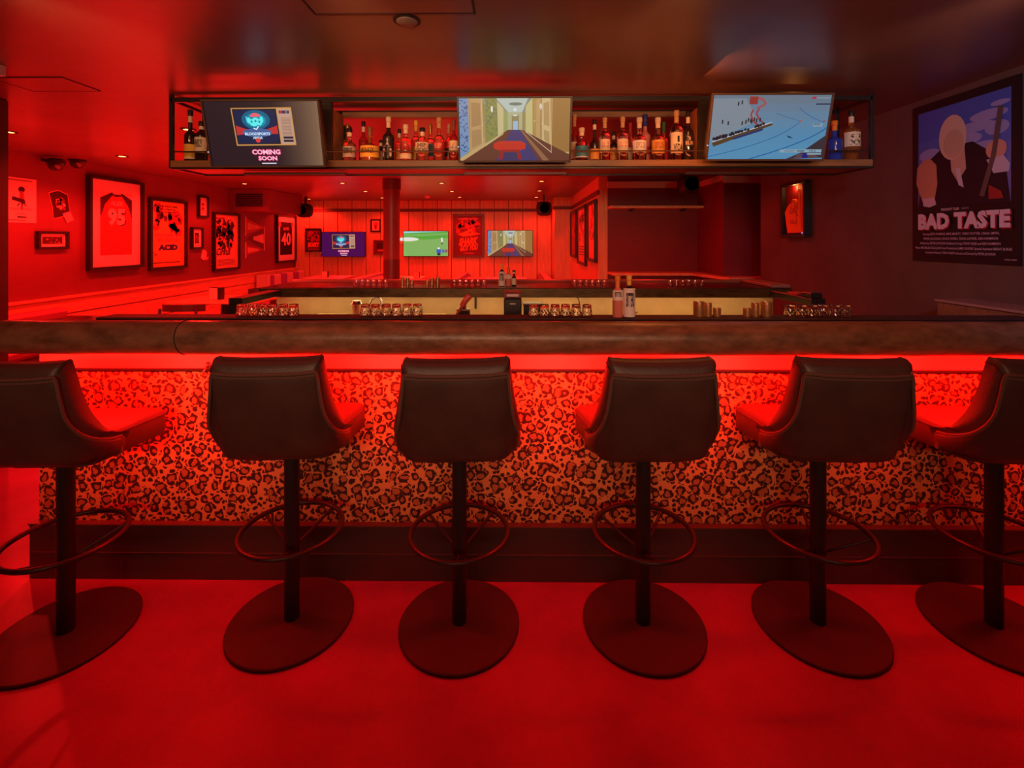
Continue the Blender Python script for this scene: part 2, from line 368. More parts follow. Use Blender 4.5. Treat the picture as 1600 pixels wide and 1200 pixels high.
# access panels, sprinkler, detector
def ceil_panel(x0, x1, y0, y1, label):
    g = G(); a = .006
    for q in ((x0, x1, y0, y0 + a), (x0, x1, y1 - a, y1), (x0, x0 + a, y0, y1), (x1 - a, x1, y0, y1)): g.box(*q, CEIL - .004, CEIL - .0005)
    t = thing('access_panel', ((x0 + x1) / 2, (y0 + y1) / 2, CEIL), label, 'hatch'); 
    for v in g.v: v.x -= (x0 + x1) / 2; v.y -= (y0 + y1) / 2; v.z -= CEIL
    g.ob('gasket', M_seam, t)
    box('door_leaf', -(x1 - x0) / 2 + .008, (x1 - x0) / 2 - .008, -(y1 - y0) / 2 + .008, (y1 - y0) / 2 - .008, -.003, -.0008, M_ceil, t)
ceil_panel(-3.05, -2.62, 2.74, 3.0, 'small square ceiling access hatch at upper left')
ceil_panel(-.84, -.17, 1.35, 1.985, 'larger ceiling access hatch at the top middle')
t = thing('sprinkler_cover', (-.47, 2.05, CEIL), 'round flat sprinkler cover on the ceiling beside the hatch', 'sprinkler')
G().lathe([(.045, -.001), (.045, -.008), (.038, -.012)], n=28).ob('cover_plate', mat('sprinkler_paint', (.22, .17, .16), .4), t, True)
G().lathe([(.058, -.0005), (.058, -.004), (.047, -.005)], n=28).ob('escutcheon', M_seam, t, True)
p = PZ(668, 306, CEIL); t = thing('smoke_detector', (p.x, p.y, CEIL), 'small pale smoke detector on the ceiling right of the round column', 'detector')
G().lathe([(.06, -.001), (.062, -.02), (.045, -.045), (.03, -.05)], n=24).ob('body', M_white, t, True); G().lathe([(.02, -.05), (.015, -.058)], n=16).ob('sensor', M_frame, t, True)
p = PZ(4, 100, CEIL); t = thing('ceiling_sign', (p.x - .06, p.y, CEIL - .03), 'pale sign box edge hanging at the far left of the ceiling', 'sign')
box('housing', -.14, .05, -.03, .03, -.03, .03, M_white, t, .004)
for i, (x, y, lb) in enumerate([(87, 255, 'dark dome camera on the left wall nearest the column'), (121, 252, 'bracketed dome camera above the wide jersey frame')]):
    p = PX(x, y, -5.15); t = thing('dome_camera', (p.x, p.y, p.z), lb, 'camera')
    G().lathe([(.03, -.085), (.06, -.06), (.075, -.02), (.078, .0)], n=24).ob('dome', M_dglass, t, True); G().lathe([(.085, 0), (.085, .03), (.06, .05)], n=24).ob('housing', M_frame, t, True)
    box('bracket', -.15, .0, -.015, .015, .02, .045, M_frame, t)

def speaker(px, py, Y, s, label, rz=0):
    p = PY(px, py, Y); t = thing('wall_speaker', (p.x, Y, p.z), label, 'speaker', rz)
    n = 20; rings = []
    for y, k in ((-s * .5, .55), (-s * .48, .7), (-s * .3, .92), (0, 1), (s * .3, .9), (s * .42, .6)):
        rings.append([Vector((s * .5 * k * abs(math.cos(2 * math.pi * i / n)) ** .6 * (1 if math.cos(2 * math.pi * i / n) > 0 else -1), y, s * .48 * k * abs(math.sin(2 * math.pi * i / n)) ** .6 * (1 if math.sin(2 * math.pi * i / n) > 0 else -1))) for i in range(n)])
    G().loft(rings).ob('cabinet', M_black, t, True)
    g = G(); g.lathe([(s * .05, 0), (s * .3, .0), (s * .32, .01)], n=20); [setattr(v, 'yz', (-s * .505 - v.z * 0, v.y)) for v in g.v]; g.ob('driver', M_frame, t)
    G().box(-.015, .015, s * .1, s * .25, s * .3, CEIL - p.z - .001).ob('bracket', M_frame, t)
speaker(476, 329, 10.3, .32, 'black wall speaker at the left corner of the back wall')
speaker(850, 326, 9.9, .32, 'black wall speaker above the corridor screen near the pier')
speaker(1075, 289, 6.4, .27, 'black speaker hanging in front of the pale stripe of the nook')

# air handling box high on the left wall
t = thing('air_unit', (XL, 8.8, 2.04), 'dark boxed air unit high on the left wall above the pennants', 'air unit')
box('housing', .0, .72, 0, 1.4, 0, .398, M_wall, t, .006)
for k in range(7): box('vent_slat', .12, .62, -.012, 0, .08 + k * .035, .10 + k * .035, M_frame, t, .001)

# ================================================================== LEFT WALL PICTURES
def on_left(x0, x1, yt0, yb0):
    """frame seen between pixel columns x0..x1 on the left wall; top/bottom rows read at its near (left) edge"""
    a = PX(x0, yt0, XL); b = PX(x0, yb0, XL); c = PX(x1, 375, XL)
    return Vector((XL, (a.y + c.y) / 2, (a.z + b.z) / 2)), abs(c.y - a.y), a.z - b.z
ink = px_(45, 20, 25); ink2 = px_(110, 60, 60)
def fine_lines(a, u0, u1, v0, n, dv, m, th=.008, seed=1):
    r = random.Random(seed); a.many([(u0 + r.random() * .06, v0 + dv * i, u1 - r.random() * .08, v0 + dv * i + th) for i in range(n)], m)
def blobs(a, u0, v0, u1, v1, n, mats, seed=3, s=.06):
    r = random.Random(seed)
    for m in mats:
        pts = []; fs = []
        for _ in range(n):
            cu = u0 + r.random() * (u1 - u0); cv = v0 + r.random() * (v1 - v0); k = len(pts); q = r.randint(5, 7)
            pts += [(cu + s * (.4 + r.random()) * math.cos(6.283 * i / q), cv + s * .9 * (.4 + r.random()) * math.sin(6.283 * i / q)) for i in range(q)]; fs.append(tuple(range(k, k + q)))
        a.poly(pts, m, fs)
# 1 white poster with a seated figure
c, wd, ht = on_left(8, 56, 275, 347); a = Art(wd, ht, px_(235, 205, 195))
fine_lines(a, .08, .92, .045, 1, .1, ink2, .02); a.ell(.5, .26, .11, .07, ink); a.poly([(.44, .3), (.56, .3), (.6, .5), (.5, .56), (.42, .48)], px_(150, 60, 50))
a.poly([(.2, .42), (.6, .48), (.64, .58), (.18, .5)], ink); a.line([(.45, .56), (.35, .64)], .01, ink); a.line([(.5, .5), (.52, .7)], .012, ink); a.line([(.5, .56), (.66, .62)], .01, ink)
fine_lines(a, .1, .9, .68, 2, .03, ink2); fine_lines(a, .3, .72, .80, 1, .03, ink2, .012); a.rect(.36, .86, .66, .89, ink); fine_lines(a, .05, .7, .94, 1, .03, ink, .012)
g = box('wall_poster', -wd / 2, wd / 2, -.004, 0, -ht / 2, ht / 2, M_matb, c=0); g.location = c + Vector((.001, 0, 0)); g.rotation_euler = (0, 0, R(90)); tag(g, 'pale unframed poster with a small seated figure, nearest on the left wall', 'poster'); a.ob('print', g, (0, -.005, 0))
# 2 cut-out card
c, wd, ht = on_left(75, 110, 295, 342); a = Art(wd, ht, px_(60, 15, 20))
t = thing('wall_card', c + Vector((.001, 0, 0)), 'irregular cut-out card with a tag, right of the pale poster', 'card', R(90))
sh = [(-.5, .38), (-.1, .5), (.36, .38), (.42, 0), (.5, -.3), (.1, -.42), (-.3, -.5), (-.34, -.1)]
def slab(pts, wd_, ht_, th, name, m, par, y=0):
    n = len(pts); v = [(x * wd_, y, z * ht_) for x, z in pts] + [(x * wd_, y - th, z * ht_) for x, z in pts]
    f = [tuple(range(n)), tuple(range(2 * n - 1, n - 1, -1))] + [(i, (i + 1) % n, n + (i + 1) % n, n + i) for i in range(n)]
    return G().add(v, f).ob(name, m, par)
slab(sh, wd, ht, .004, 'card_edge', px_(230, 150, 130), t); slab([(x * .93, z * .94) for x, z in sh], wd, ht, .003, 'card_face', px_(60, 12, 16), t, -.004)
b = Art(wd * .6, ht * .6, px_(60, 12, 16)); blobs(b, .2, .2, .8, .8, 8, [px_(235, 170, 150), px_(130, 50, 45)], 5, .14); b.ob('print', t, (0, -.0075, .0))
slab([(.1, -.3), (.45, -.2), (.62, -.5), (.3, -.62)], wd, ht, .003, 'tag', px_(225, 170, 160), t, -.008)
# 3 small framed photo
c, wd, ht = on_left(54, 103, 361, 390); a = Art(wd - .10, ht - .10, px_(225, 170, 150)); a.rect(.06, .12, .94, .88, px_(70, 20, 20)); blobs(a, .15, .25, .85, .75, 9, [px_(220, 140, 110), px_(120, 40, 30)], 9, .07)
framed('framed_photo', 'small landscape framed photo below the cut-out card', c, R(90), a, .03, .05, matw=.02)
# 4 jersey 95
c, wd, ht = on_left(133, 219, 273, 423); W, H = wd - .36, ht - .36; a = Art(W, H, px_(240, 205, 190)); red = px_(205, 75, 60)
a.poly([(0, .98), (0, .10), (.36, .0), (.40, .03), (.62, .03), (.66, .0), (1, .10), (1, .98)], px_(70, 15, 22))
a.poly([(0, 1), (0, .42), (.14, .2), (.36, .05), (.5, .07), (.66, .05), (.86, .2), (1, .42), (1, 1)], red)
a.many([(u / 14 + (.035 if v % 2 else 0), .30 + v * .035, u / 14 + .028 + (.035 if v % 2 else 0), .30 + v * .035 + .014) for v in range(20) for u in range(14) if not (.22 < u / 14 < .8 and v < 8)], px_(120, 25, 25))
a.text('ALEX', .30, .135, .72, .205, px_(245, 215, 205), .035); a.text('95', .25, .265, .81, .545, ink, .07); a.text('95', .22, .25, .78, .53, px_(245, 215, 205), .055)
framed('framed_jersey', 'large framed jersey reading ALEX 95 on the left wall', c, R(90), a, .035, .07, matw=.145)
# 5 ACID poster
c, wd, ht = on_left(229, 289, 307, 424); W, H = wd - .1, ht - .1; a = Art(W, H, px_(245, 175, 90)); pu = px_(90, 40, 120); pk = px_(200, 60, 60)
blobs(a, .08, .06, .3, .4, 10, [pk, px_(180, 60, 50)], 11, .07); blobs(a, .5, .15, .9, .45, 12, [px_(150, 60, 120), pk], 12, .08); blobs(a, .2, .15, .45, .3, 5, [px_(110, 40, 70)], 14, .06)
a.text('THE KIDS ARE', .2, .055, .78, .085, ink, .03); a.text('IN A FRENZY', .27, .105, .72, .13, ink, .03); a.text('ON FILM TODAY', .3, .148, .72, .17, ink, .03)
a.text('PSYCHED BY', .12, .49, .88, .54, px_(150, 70, 140), .02); a.text('4D WITCH', .16, .56, .84, .62, px_(190, 90, 90), .02); a.text('ACID', .2, .66, .78, .75, px_(60, 30, 140), .07)
fine_lines(a, .05, .2, .78, 3, .022, ink2); fine_lines(a, .05, .92, .93, 1, .02, ink2, .012)
framed('framed_poster', 'tall framed orange poster with ACID in big purple letters', c, R(90), a, .04, .06)
# 6 small upper print, 7 small lower print
c, wd, ht = on_left(306, 324, 305, 339); a = Art(wd - .14, ht - .1, px_(235, 180, 160)); a.ell(.5, .35, .22, .08, ink2); a.ell(.5, .62, .26, .1, px_(150, 50, 50)); a.rect(.3, .75, .7, .78, ink2)
framed('framed_print', 'small narrow framed print above the square one, left of the collage poster', c, R(90), a, .03, .05, matw=.02)
c, wd, ht = on_left(296, 315, 354, 390); a = Art(wd - .2, ht - .2, px_(60, 20, 30)); blobs(a, .1, .1, .9, .9, 9, [px_(220, 130, 110), px_(120, 40, 50)], 21, .13)
framed('framed_print', 'small framed print with wide pale mount beside the ACID poster', c, R(90), a, .03, .05, matw=.06)
# sticker
c, wd, ht = on_left(313, 324, 390, 407); g = thing('wall_sticker', c, 'small pale round sticker low on the wall beside the collage poster', 'sticker', R(90))
slab([(math.cos(q * .5236) * .4 * (1 + .25 * math.sin(q * 2)), math.sin(q * .5236) * .5) for q in range(12)], wd, ht, .003, 'sticker_face', px_(235, 190, 180), g); slab([(.2, -.35), (.62, -.15), (.66, -.35), (.3, -.55)], wd, ht, .004, 'ribbon', px_(225, 150, 140), g)
# 8 collage poster
c, wd, ht = on_left(330, 372, 330, 425); a = Art(wd - .1, ht - .1, px_(245, 175, 140))
blobs(a, .08, .1, .75, .62, 26, [px_(120, 40, 60), px_(215, 80, 60), px_(70, 30, 110), px_(245, 150, 110), px_(60, 20, 30)], 31, .075); a.rect(.05, .05, .4, .08, px_(150, 60, 60))
a.text('Cirkus', .08, .62, .66, .76, px_(90, 25, 45), .03, .3); fine_lines(a, .1, .9, .84, 5, .024, ink2)
framed('framed_poster', 'framed pale collage poster with script title left of the pennants', c, R(90), a, .04, .06)
# 9 pennants
def pennant(pts, label, m, m2, y):
    q = [PX(x, yy, XL) for x, yy in pts]; n = len(q)
    v = [(XL + .002, p.y, p.z) for p in q] + [(XL + .008, p.y, p.z) for p in q]
    g = G().add(v, [tuple(range(n)), tuple(range(n, 2 * n))] + [(i, (i + 1) % n, n + (i + 1) % n, n + i) for i in range(n)]).ob('pennant', m); tag(g, label, 'pennant', 'felt pennants on the left wall')
    a, b = q[0], q[1]; G().box(XL + .002, XL + .012, min(a.y, b.y) - .03, max(a.y, b.y), b.z - .03, a.z + .03).ob('header_band', m2, g)
    # lettering blocks running to the tip
    cm = (q[0] + q[1]) / 2; tip = q[2]
    for k in range(6):
        s = (1 - k / 8) * abs(a.z - b.z) * .22; p = cm.lerp(tip, .12 + k * .1); G().box(XL + .0082, XL + .010, p.y - .03, p.y + .03, p.z - s, p.z + s).ob('letter', m2, g)
pennant([(384, 341), (384, 366), (413, 356)], 'upper striped felt pennant pointing right', px_(185, 80, 60), px_(235, 170, 150), 0)
pennant([(384, 381), (384, 401), (413, 390)], 'lower felt pennant pointing right', px_(165, 60, 60), px_(235, 170, 150), 0)
pennant([(413, 357), (413, 389), (386, 372)], 'middle felt pennant pointing left, between the two others', px_(110, 30, 35), px_(235, 180, 170), 0)
# 10 jersey 40
c, wd, ht = on_left(430, 460, 334, 411); a = Art(wd - .34, ht - .34, px_(40, 12, 18)); a.rect(-.12, .0, .05, .14, px_(200, 120, 120)); a.rect(.95, .0, 1.12, .14, px_(200, 120, 120))
a.text('BATES', .28, .16, .74, .25, px_(225, 150, 140), .03); a.text('40', .1, .32, .88, .72, px_(240, 200, 190), .03)
framed('framed_jersey', 'framed dark jersey numbered 40 at the far end of the left wall', c, R(90), a, .04, .06, matw=.13)

# ================================================================== BACK WALL
def on_back(x0, y0, x1, y1, Y=YB - .015):
    a = PY(x0, y0, Y); b = PY(x1, y1, Y); return Vector(((a.x + b.x) / 2, Y, (a.z + b.z) / 2)), b.x - a.x, a.z - b.z
c, wd, ht = on_back(477, 356, 503, 394); a = Art(wd - .08, ht - .08, px_(110, 25, 40)); blobs(a, .1, .15, .9, .55, 14, [px_(60, 15, 50), px_(190, 50, 50), px_(150, 40, 70)], 41, .1)
a.text('BOSKY', .1, .62, .98, .84, px_(255, 120, 60), .05, .2); a.rect(.1, .92, .9, .95, px_(190, 80, 70)); framed('framed_poster', 'dark framed poster with orange BOSKY lettering behind the left lounge screen', c, 0, a, .03, .04)
c, wd, ht = on_back(579, 342, 596, 363); a = Art(wd - .12, ht - .12, px_(230, 150, 120)); a.ell(.5, .35, .35, .25, px_(200, 60, 50)); a.poly([(.25, .5), (.7, .5), (.6, .95), (.4, .95)], px_(110, 30, 35))
framed('framed_print', 'small pale framed portrait print left of the round column', c, 0, a, .03, .04, matw=.02)
c, wd, ht = on_back(584, 375, 603, 398); a = Art(wd - .06, ht - .06, px_(110, 20, 25)); a.rect(.2, .15, .9, .6, px_(60, 10, 15)); a.rect(.3, .7, .9, .8, px_(210, 110, 90))
framed('framed_print', 'small dark framed print half hidden by the round column', c, 0, a, .03, .04, m=mat('redwood_frame', (.2, .06, .05), .4))
c, wd, ht = on_back(707, 334, 757, 403); a = Art(wd - .12, ht - .12, px_(120, 15, 30)); blobs(a, .1, .05, .85, .4, 10, [px_(160, 20, 60), px_(190, 40, 50)], 51, .1)
a.rect(.12, .06, .86, .075, px_(235, 150, 140)); og = px_(255, 120, 60); a.poly([(.1, .46), (.5, .36), (.62, .30), (.66, .4), (.95, .45), (.6, .5), (.3, .52)], og); a.ell(.56, .41, .05, .02, px_(140, 20, 20))
fn = lambda u, v: (u, v - .06 * (u - .5)); a.text('SHARK', .14, .54, .86, .74, og, .05, .3, fn); a.text('GOT YOU', .2, .73, .86, .88, og, .05, .3, fn); fine_lines(a, .3, .75, .93, 2, .022, px_(220, 110, 100))
framed('framed_poster', 'large red framed SHARK poster between the golf and corridor screens', c, 0, a, .05, .05, m=mat('red_dark_frame', (.14, .03, .03), .35))

# ---- screens
SCR = scr
def pix(a, u0, v0, u1, v1): return lambda x, y: (u0 + x * (u1 - u0), v0 + y * (v1 - v0))
def art_retro(W, H, bg, grad=None):
    a = Art(W, H, bg)
    if grad:
        for i in range(14): a.rect(.60 + i * .0286, 0, .60 + (i + 1) * .0286 + (.0 if i < 13 else 0), 1, scr(*[int(p + (q - p) * (i + 1) / 14) for p, q in zip(*grad)]))
    a.poly([(.235, .10), (.765, .09), (.775, .675), (.245, .685)], scr(200, 145, 80)); a.poly([(.245, .115), (.632, .11), (.64, .66), (.255, .665)], scr(40, 30, 40))
    a.poly([(.642, .115), (.755, .115), (.765, .655), (.65, .655)], scr(190, 150, 130)); a.many([(.665, .25 + k * .022, .75, .258 + k * .022) for k in range(13)], scr(140, 105, 85))
    a.rect(.655, .14, .745, .185, scr(70, 50, 70)); a.ell(.672, .162, .009, .016, scr(220, 50, 40)); a.ell(.72, .162, .009, .016, scr(120, 120, 160)); a.rect(.67, .54, .757, .575, scr(40, 35, 50)); a.rect(.67, .59, .757, .625, scr(40, 35, 50))
    sc_ = [(.262, .16), (.28, .135), (.45, .125), (.61, .135), (.625, .16), (.63, .4), (.628, .6), (.61, .635), (.45, .648), (.28, .64), (.264, .6), (.26, .4)]
    a.poly(sc_, scr(24, 34, 70)); a.ell(.445, .28, .125, .15, scr(15, 95, 130)); a.ell(.445, .29, .09, .11, scr(20, 140, 170))
    a.poly([(.262, .37), (.36, .43), (.445, .44), (.53, .43), (.628, .37), (.63, .5), (.53, .5), (.36, .5), (.263, .52)], scr(190, 50, 50)); a.ell(.445, .48, .13, .07, scr(70, 95, 150))
    a.ell(.445, .235, .045, .06, scr(235, 95, 110), 12, 0, 180)
    cy = scr(95, 235, 235)
    for u, v, ru, rv in ((.385, .29, .018, .045), (.41, .32, .022, .05), (.445, .29, .03, .045), (.475, .32, .024, .05), (.498, .28, .016, .05), (.43, .35, .03, .03)): a.ell(u, v, ru, rv, cy)
    a.line([(.375, .29), (.365, .23)], W * .008, cy)
    for u, v in ((.41, .31), (.445, .3), (.478, .31)): a.ell(u, v, .009, .018, scr(20, 140, 170))
    a.line([(.42, .41), (.445, .43), (.465, .38)], W * .009, scr(230, 240, 255))
    wl_ = scr(215, 235, 255); a.text('BLOODSPORTS', .338, .475, .56, .52, wl_, .03); a.text('ARENA', .405, .54, .49, .58, wl_, .02); a.ell(.447, .60, .02, .035, scr(230, 60, 50))
    a.text('COMING', .375, .735, .635, .83, scr(200, 40, 100), .09); a.text('COMING', .38, .745, .63, .82, scr(255, 190, 215), .03)
    a.text('SOON', .425, .84, .60, .925, scr(200, 40, 100), .09); a.text('SOON', .43, .85, .595, .915, scr(255, 190, 215), .03); a.rect(.455, .955, .585, .97, scr(230, 220, 240)); return a
def art_hall(W, H):
    scr = lambda r, g, b: SCR(r, g, b, .7)
    a = Art(W, H, scr(170, 150, 100)); V = (.5, .40)
    a.poly([(0, 0), (1, 0), (.62, .22), (.40, .22)], scr(150, 165, 150)); a.poly([(.33, 0), (.62, 0), (.57, .22), (.44, .22)], scr(200, 215, 205))
    a.poly([(0, 0), (.09, 0), (.40, .22), (.40, .52), (.09, .93), (0, 1)], scr(150, 150, 95))
    a.poly([(0, 0), (.085, 0), (.085, .85), (0, .98)], scr(125, 160, 205)); r = random.Random(2)
    a.many([(x, y, x + .012, y + .02) for x, y in ((r.random() * .07, r.random() * .84) for _ in range(70))], scr(60, 95, 150))
    a.poly([(.085, 0), (.22, .0), (.235, .76), (.085, .9)], scr(205, 165, 110)); a.poly([(.11, .06), (.19, .08), (.195, .42), (.11, .46)], scr(180, 140, 90)); a.poly([(.11, .51), (.195, .49), (.2, .72), (.11, .80)], scr(185, 145, 95))
    a.poly([(.235, .0), (.34, .0), (.345, .62), (.24, .74)], scr(150, 150, 80)); a.many([(.24 + r.random() * .1, r.random() * .6, 0, 0) for _ in range(0)] or [(.24, .01, .241, .011)], scr(90, 110, 100))
    a.many([(x, y, x + .009, y + .02) for x, y in ((.24 + r.random() * .095, .01 + r.random() * .58) for _ in range(60))], scr(95, 120, 100))
    a.poly([(.345, .05), (.40, .16), (.40, .54), (.35, .6)], scr(220, 205, 150)); a.poly([(.40, .18), (.44, .23), (.44, .5), (.40, .54)], scr(170, 175, 110))
    a.poly([(.66, 0), (1, 0), (1, 1), (.84, .87), (.66, .68)], scr(190, 150, 80)); a.poly([(.60, .12), (.66, .0), (.665, .68), (.60, .54)], scr(215, 205, 140))
    a.poly([(.68, .03), (.735, .0), (.74, .72), (.685, .64)], scr(205, 170, 110)); a.poly([(.745, .0), (.82, .0), (.835, .82), (.75, .73)], scr(225, 195, 140)); a.poly([(.76, .08), (.81, .05), (.815, .45), (.765, .42)], scr(195, 160, 105)); a.poly([(.765, .50), (.815, .53), (.82, .74), (.77, .66)], scr(195, 160, 105))
    a.poly([(.835, 0), (1, 0), (1, .86), (.835, .86)], scr(170, 125, 65)); a.rect(.835, .86, 1, .88, scr(220, 185, 120))
    a.poly([(.44, .22), (.57, .22), (.57, .50), (.44, .50)], scr(190, 195, 150)); a.rect(.475, .27, .54, .5, scr(160, 150, 100)); a.rect(.487, .36, .53, .5, scr(175, 205, 235)); a.ell(.505, .18, .014, .025, scr(245, 250, 255)); a.ell(.505, .27, .02, .012, scr(235, 245, 250)); a.ell(.51, .09, .06, .025, scr(120, 135, 120))
    a.poly([(.44, .5), (.57, .5), (1, .9), (1, 1), (0, 1), (.085, .93)], scr(110, 60, 45)); a.poly([(.47, .5), (.55, .5), (.72, 1), (.33, 1)], scr(65, 60, 120)); a.poly([(.55, .5), (.565, .5), (.82, 1), (.76, 1)], scr(160, 110, 80)); a.poly([(.0, .96), (.085, .87), (.40, .55), (.40, .57), (.1, .92), (.03, 1), (0, 1)], scr(215, 180, 120))
    for u, v in ((.297, .17), (.735, .13)): a.ell(u, v, .01, .05, scr(250, 250, 245))
    a.many([(.5 - .17 * (k / 12) ** 1.5 - .012, .5 + .5 * (k / 12), .5 - .17 * (k / 12) ** 1.5, .5 + .5 * (k / 12) + .012) for k in range(1, 12)] + [(.52 + .14 * (k / 12) ** 1.5, .5 + .5 * (k / 12), .53 + .14 * (k / 12) ** 1.5, .5 + .5 * (k / 12) + .012) for k in range(1, 12)], scr(110, 50, 90))
    a.line([(.44, .22), (.33, 0)], W * .004, scr(150, 130, 90)); a.line([(.57, .22), (.64, 0)], W * .004, scr(150, 130, 90)); a.line([(.235, .76), (.40, .53)], W * .006, scr(225, 205, 160)); a.line([(.60, .53), (.84, .87)], W * .006, scr(225, 205, 160))
    for u in (.095, .222, .69, .735): a.line([(u, .02), (u, .62)], W * .003, scr(150, 110, 70))
    for u, v in ((.21, .42), (.75, .40), (.68, .36)): a.ell(u, v, .006, .012, scr(240, 220, 170))
    a.line([(.205, .0), (.21, .78)], W * .004, scr(235, 210, 165)); a.line([(.835, .0), (.835, .86)], W * .004, scr(235, 200, 150))
    # a plain low red armchair left in the corridor
    a.poly([(.31, .72), (.36, .68), (.56, .68), (.60, .72), (.60, .80), (.54, .84), (.37, .84), (.31, .80)], scr(215, 50, 35)); a.poly([(.37, .82), (.54, .82), (.57, .98), (.35, .98)], scr(165, 35, 35)); a.poly([(.40, .86), (.52, .86), (.53, .98), (.39, .98)], scr(60, 55, 100)); return a
def art_ski(W, H):
    scr = lambda r, g, b: SCR(r, g, b, .6)
    a = Art(W, H, scr(110, 165, 205))
    cols = [(125, 145, 165), (122, 150, 178), (118, 155, 188), (112, 160, 198), (104, 162, 205), (100, 165, 210), (100, 168, 214), (102, 170, 216)]
    for i, c_ in enumerate(cols): a.rect(0, i / 8, 1, (i + 1) / 8, scr(*c_))
    a.poly([(0, .05), (.28, .05), (.40, .40), (.0, .72)], scr(150, 165, 180)); rd = scr(180, 75, 85)
    a.line([(.35, .22), (.335, .3), (.36, .4), (.42, .48)], W * .016, rd); a.line([(.4, .2), (.38, .28), (.41, .37), (.46, .45)], W * .016, rd); a.line([(.36, .04), (.42, .06), (.45, .14), (.38, .2)], W * .02, scr(185, 100, 105)); a.rect(.31, .02, .38, .14, scr(170, 60, 55))
    bl = scr(20, 105, 180); 
    def arc(p0, p1, p2, wd_): a.line([((1 - t) ** 2 * p0[0] + 2 * t * (1 - t) * p1[0] + t * t * p2[0], (1 - t) ** 2 * p0[1] + 2 * t * (1 - t) * p1[1] + t * t * p2[1]) for t in [i / 14 for i in range(15)]], wd_, bl)
    arc((0, .96), (.6, .72), (.76, .41), W * .005); arc((.36, 1), (.85, .74), (1, .5), W * .008); arc((.74, .2), (.85, .36), (.97, .42), W * .004); arc((.55, .28), (.68, .36), (.76, .40), W * .003)
    a.ell(.76, .40, .012, .014, scr(215, 100, 60)); a.ell(.965, .40, .01, .012, scr(200, 90, 60))
    a.poly([(.02, .73), (.52, .42), (.53, .46), (.04, .80)], scr(100, 75, 45)); a.poly([(.2, .66), (.45, .51), (.45, .545), (.21, .69)], scr(40, 60, 120)); a.line([(.02, .73), (.52, .42)], W * .008, scr(220, 225, 240))
    r = random.Random(8); a.many([(u, .68 - .56 * u + d, u + .02, .72 - .56 * u + d) for u, d in ((.02 + .42 * r.random(), r.random() * .03 - .02) for _ in range(34))], scr(50, 35, 45))
    a.many([(u, v, u + .012, v + .06) for u, v in ((.14, .40), (.09, .38), (.26, .40), (.29, .38), (.31, .35), (.33, .36), (.36, .34), (.38, .36), (.41, .35), (.34, .38), (.24, .08), (.21, .1))], scr(45, 50, 60))
    a.poly([(.66, .62), (.69, .64), (.72, .67), (.68, .66)], scr(20, 55, 90)); a.poly([(1, .62), (1, .98), (.68, 1), (.8, .9)], scr(70, 55, 65)); a.poly([(.78, .92), (.9, .9), (.97, .98), (.75, .99)], scr(110, 80, 90)); a.rect(.82, .91, .87, .98, scr(30, 40, 150))
    a.rect(.62, .845, .98, .895, scr(160, 195, 215)); a.text('LINDSEY', .66, .857, .75, .885, scr(90, 120, 150), .01); a.text('VONN', .765, .857, .83, .885, scr(20, 40, 70), .04); a.text('+0.2', .87, .857, .93, .885, scr(40, 60, 90), .02); a.rect(.86, .905, .98, .93, scr(165, 195, 210))
    a.rect(.83, .03, .865, .06, scr(220, 40, 80)); a.text('EUROSPORT', .87, .035, .985, .058, scr(190, 205, 220), .0); a.rect(.87, .13, 1, .15, scr(60, 55, 75)); a.rect(.87, .43, .955, .49, scr(150, 180, 205)); a.text('0:57', .88, .435, .93, .46, scr(40, 60, 90), .02); return a
def art_golf(W, H):
    a = Art(W, H, scr(125, 180, 90)); a.rect(0, 0, 1, .1, scr(150, 205, 210)); a.poly([(0, .08), (1, .0), (1, .28), (.45, .34), (0, .3)], scr(70, 165, 60)); a.poly([(0, .12), (.4, .1), (1, .06), (1, .14), (.4, .2), (0, .2)], scr(110, 175, 90))
    a.ell(.1, .32, .24, .08, scr(225, 225, 215)); a.poly([(.5, .34), (1, .26), (1, 1), (.1, 1), (.0, .5)], scr(120, 175, 95)); a.ell(.86, .30, .02, .05, scr(235, 225, 220)); a.rect(.845, .33, .885, .45, scr(225, 215, 220)); a.rect(.85, .44, .88, .54, scr(70, 80, 90))
    a.rect(.745, .72, .84, .88, scr(40, 90, 185)); a.ell(.79, .69, .025, .04, scr(235, 235, 240)); a.rect(.76, .88, .83, .98, scr(30, 40, 60)); a.rect(.86, .74, .92, .86, scr(70, 110, 160)); a.rect(.93, .74, .99, .86, scr(150, 80, 100)); return a
def tv(art, name, label, p, rz, tilt, m_b, depth=.05, bez=.012, mnt=.06):
    t = thing(name, p, label, 'television', rz); t.rotation_euler = (tilt, 0, rz); W, H = art.w / 2, art.h / 2
    g = G(); g.box(-W - bez, W + bez, -.008, .012, H, H + bez, .002); g.box(-W - bez, W + bez, -.008, .012, -H - bez, -H, .002); g.box(-W - bez, -W, -.008, .012, -H, H, .002); g.box(W, W + bez, -.008, .012, -H, H, .002); g.ob('bezel', m_b, t)
    box('back_cover', -W - bez * .8, W + bez * .8, .012, depth, -H - bez * .8, H + bez * .8, M_frame, t, .006); art.ob('screen', t, (0, .003, 0)); box('wall_mount', -.1, .1, depth, depth + mnt, -.1, .1, M_frame, t)
    box('status_light', -W - bez - .002, -W - bez + .006, -.01, -.006, -H + .08, -H + .086, scr(200, 215, 255, 1), t, 0)
def tvb(x0, y0, x1, y1): c, wd, ht = on_back(x0, y0, x1, y1, YB - .11); return c, wd - .03, ht - .03
c, wd, ht = tvb(502, 362, 571, 401.5); tv(art_retro(wd, ht, scr(60, 12, 75)), 'lounge_television', 'lounge screen with retro set on purple, leftmost on the back wall', c, 0, 0, M_frame)
c, wd, ht = tvb(629.5, 360.5, 701, 401); tv(art_golf(wd, ht), 'lounge_television', 'lounge screen showing green golf course right of the column', c, 0, 0, M_frame)
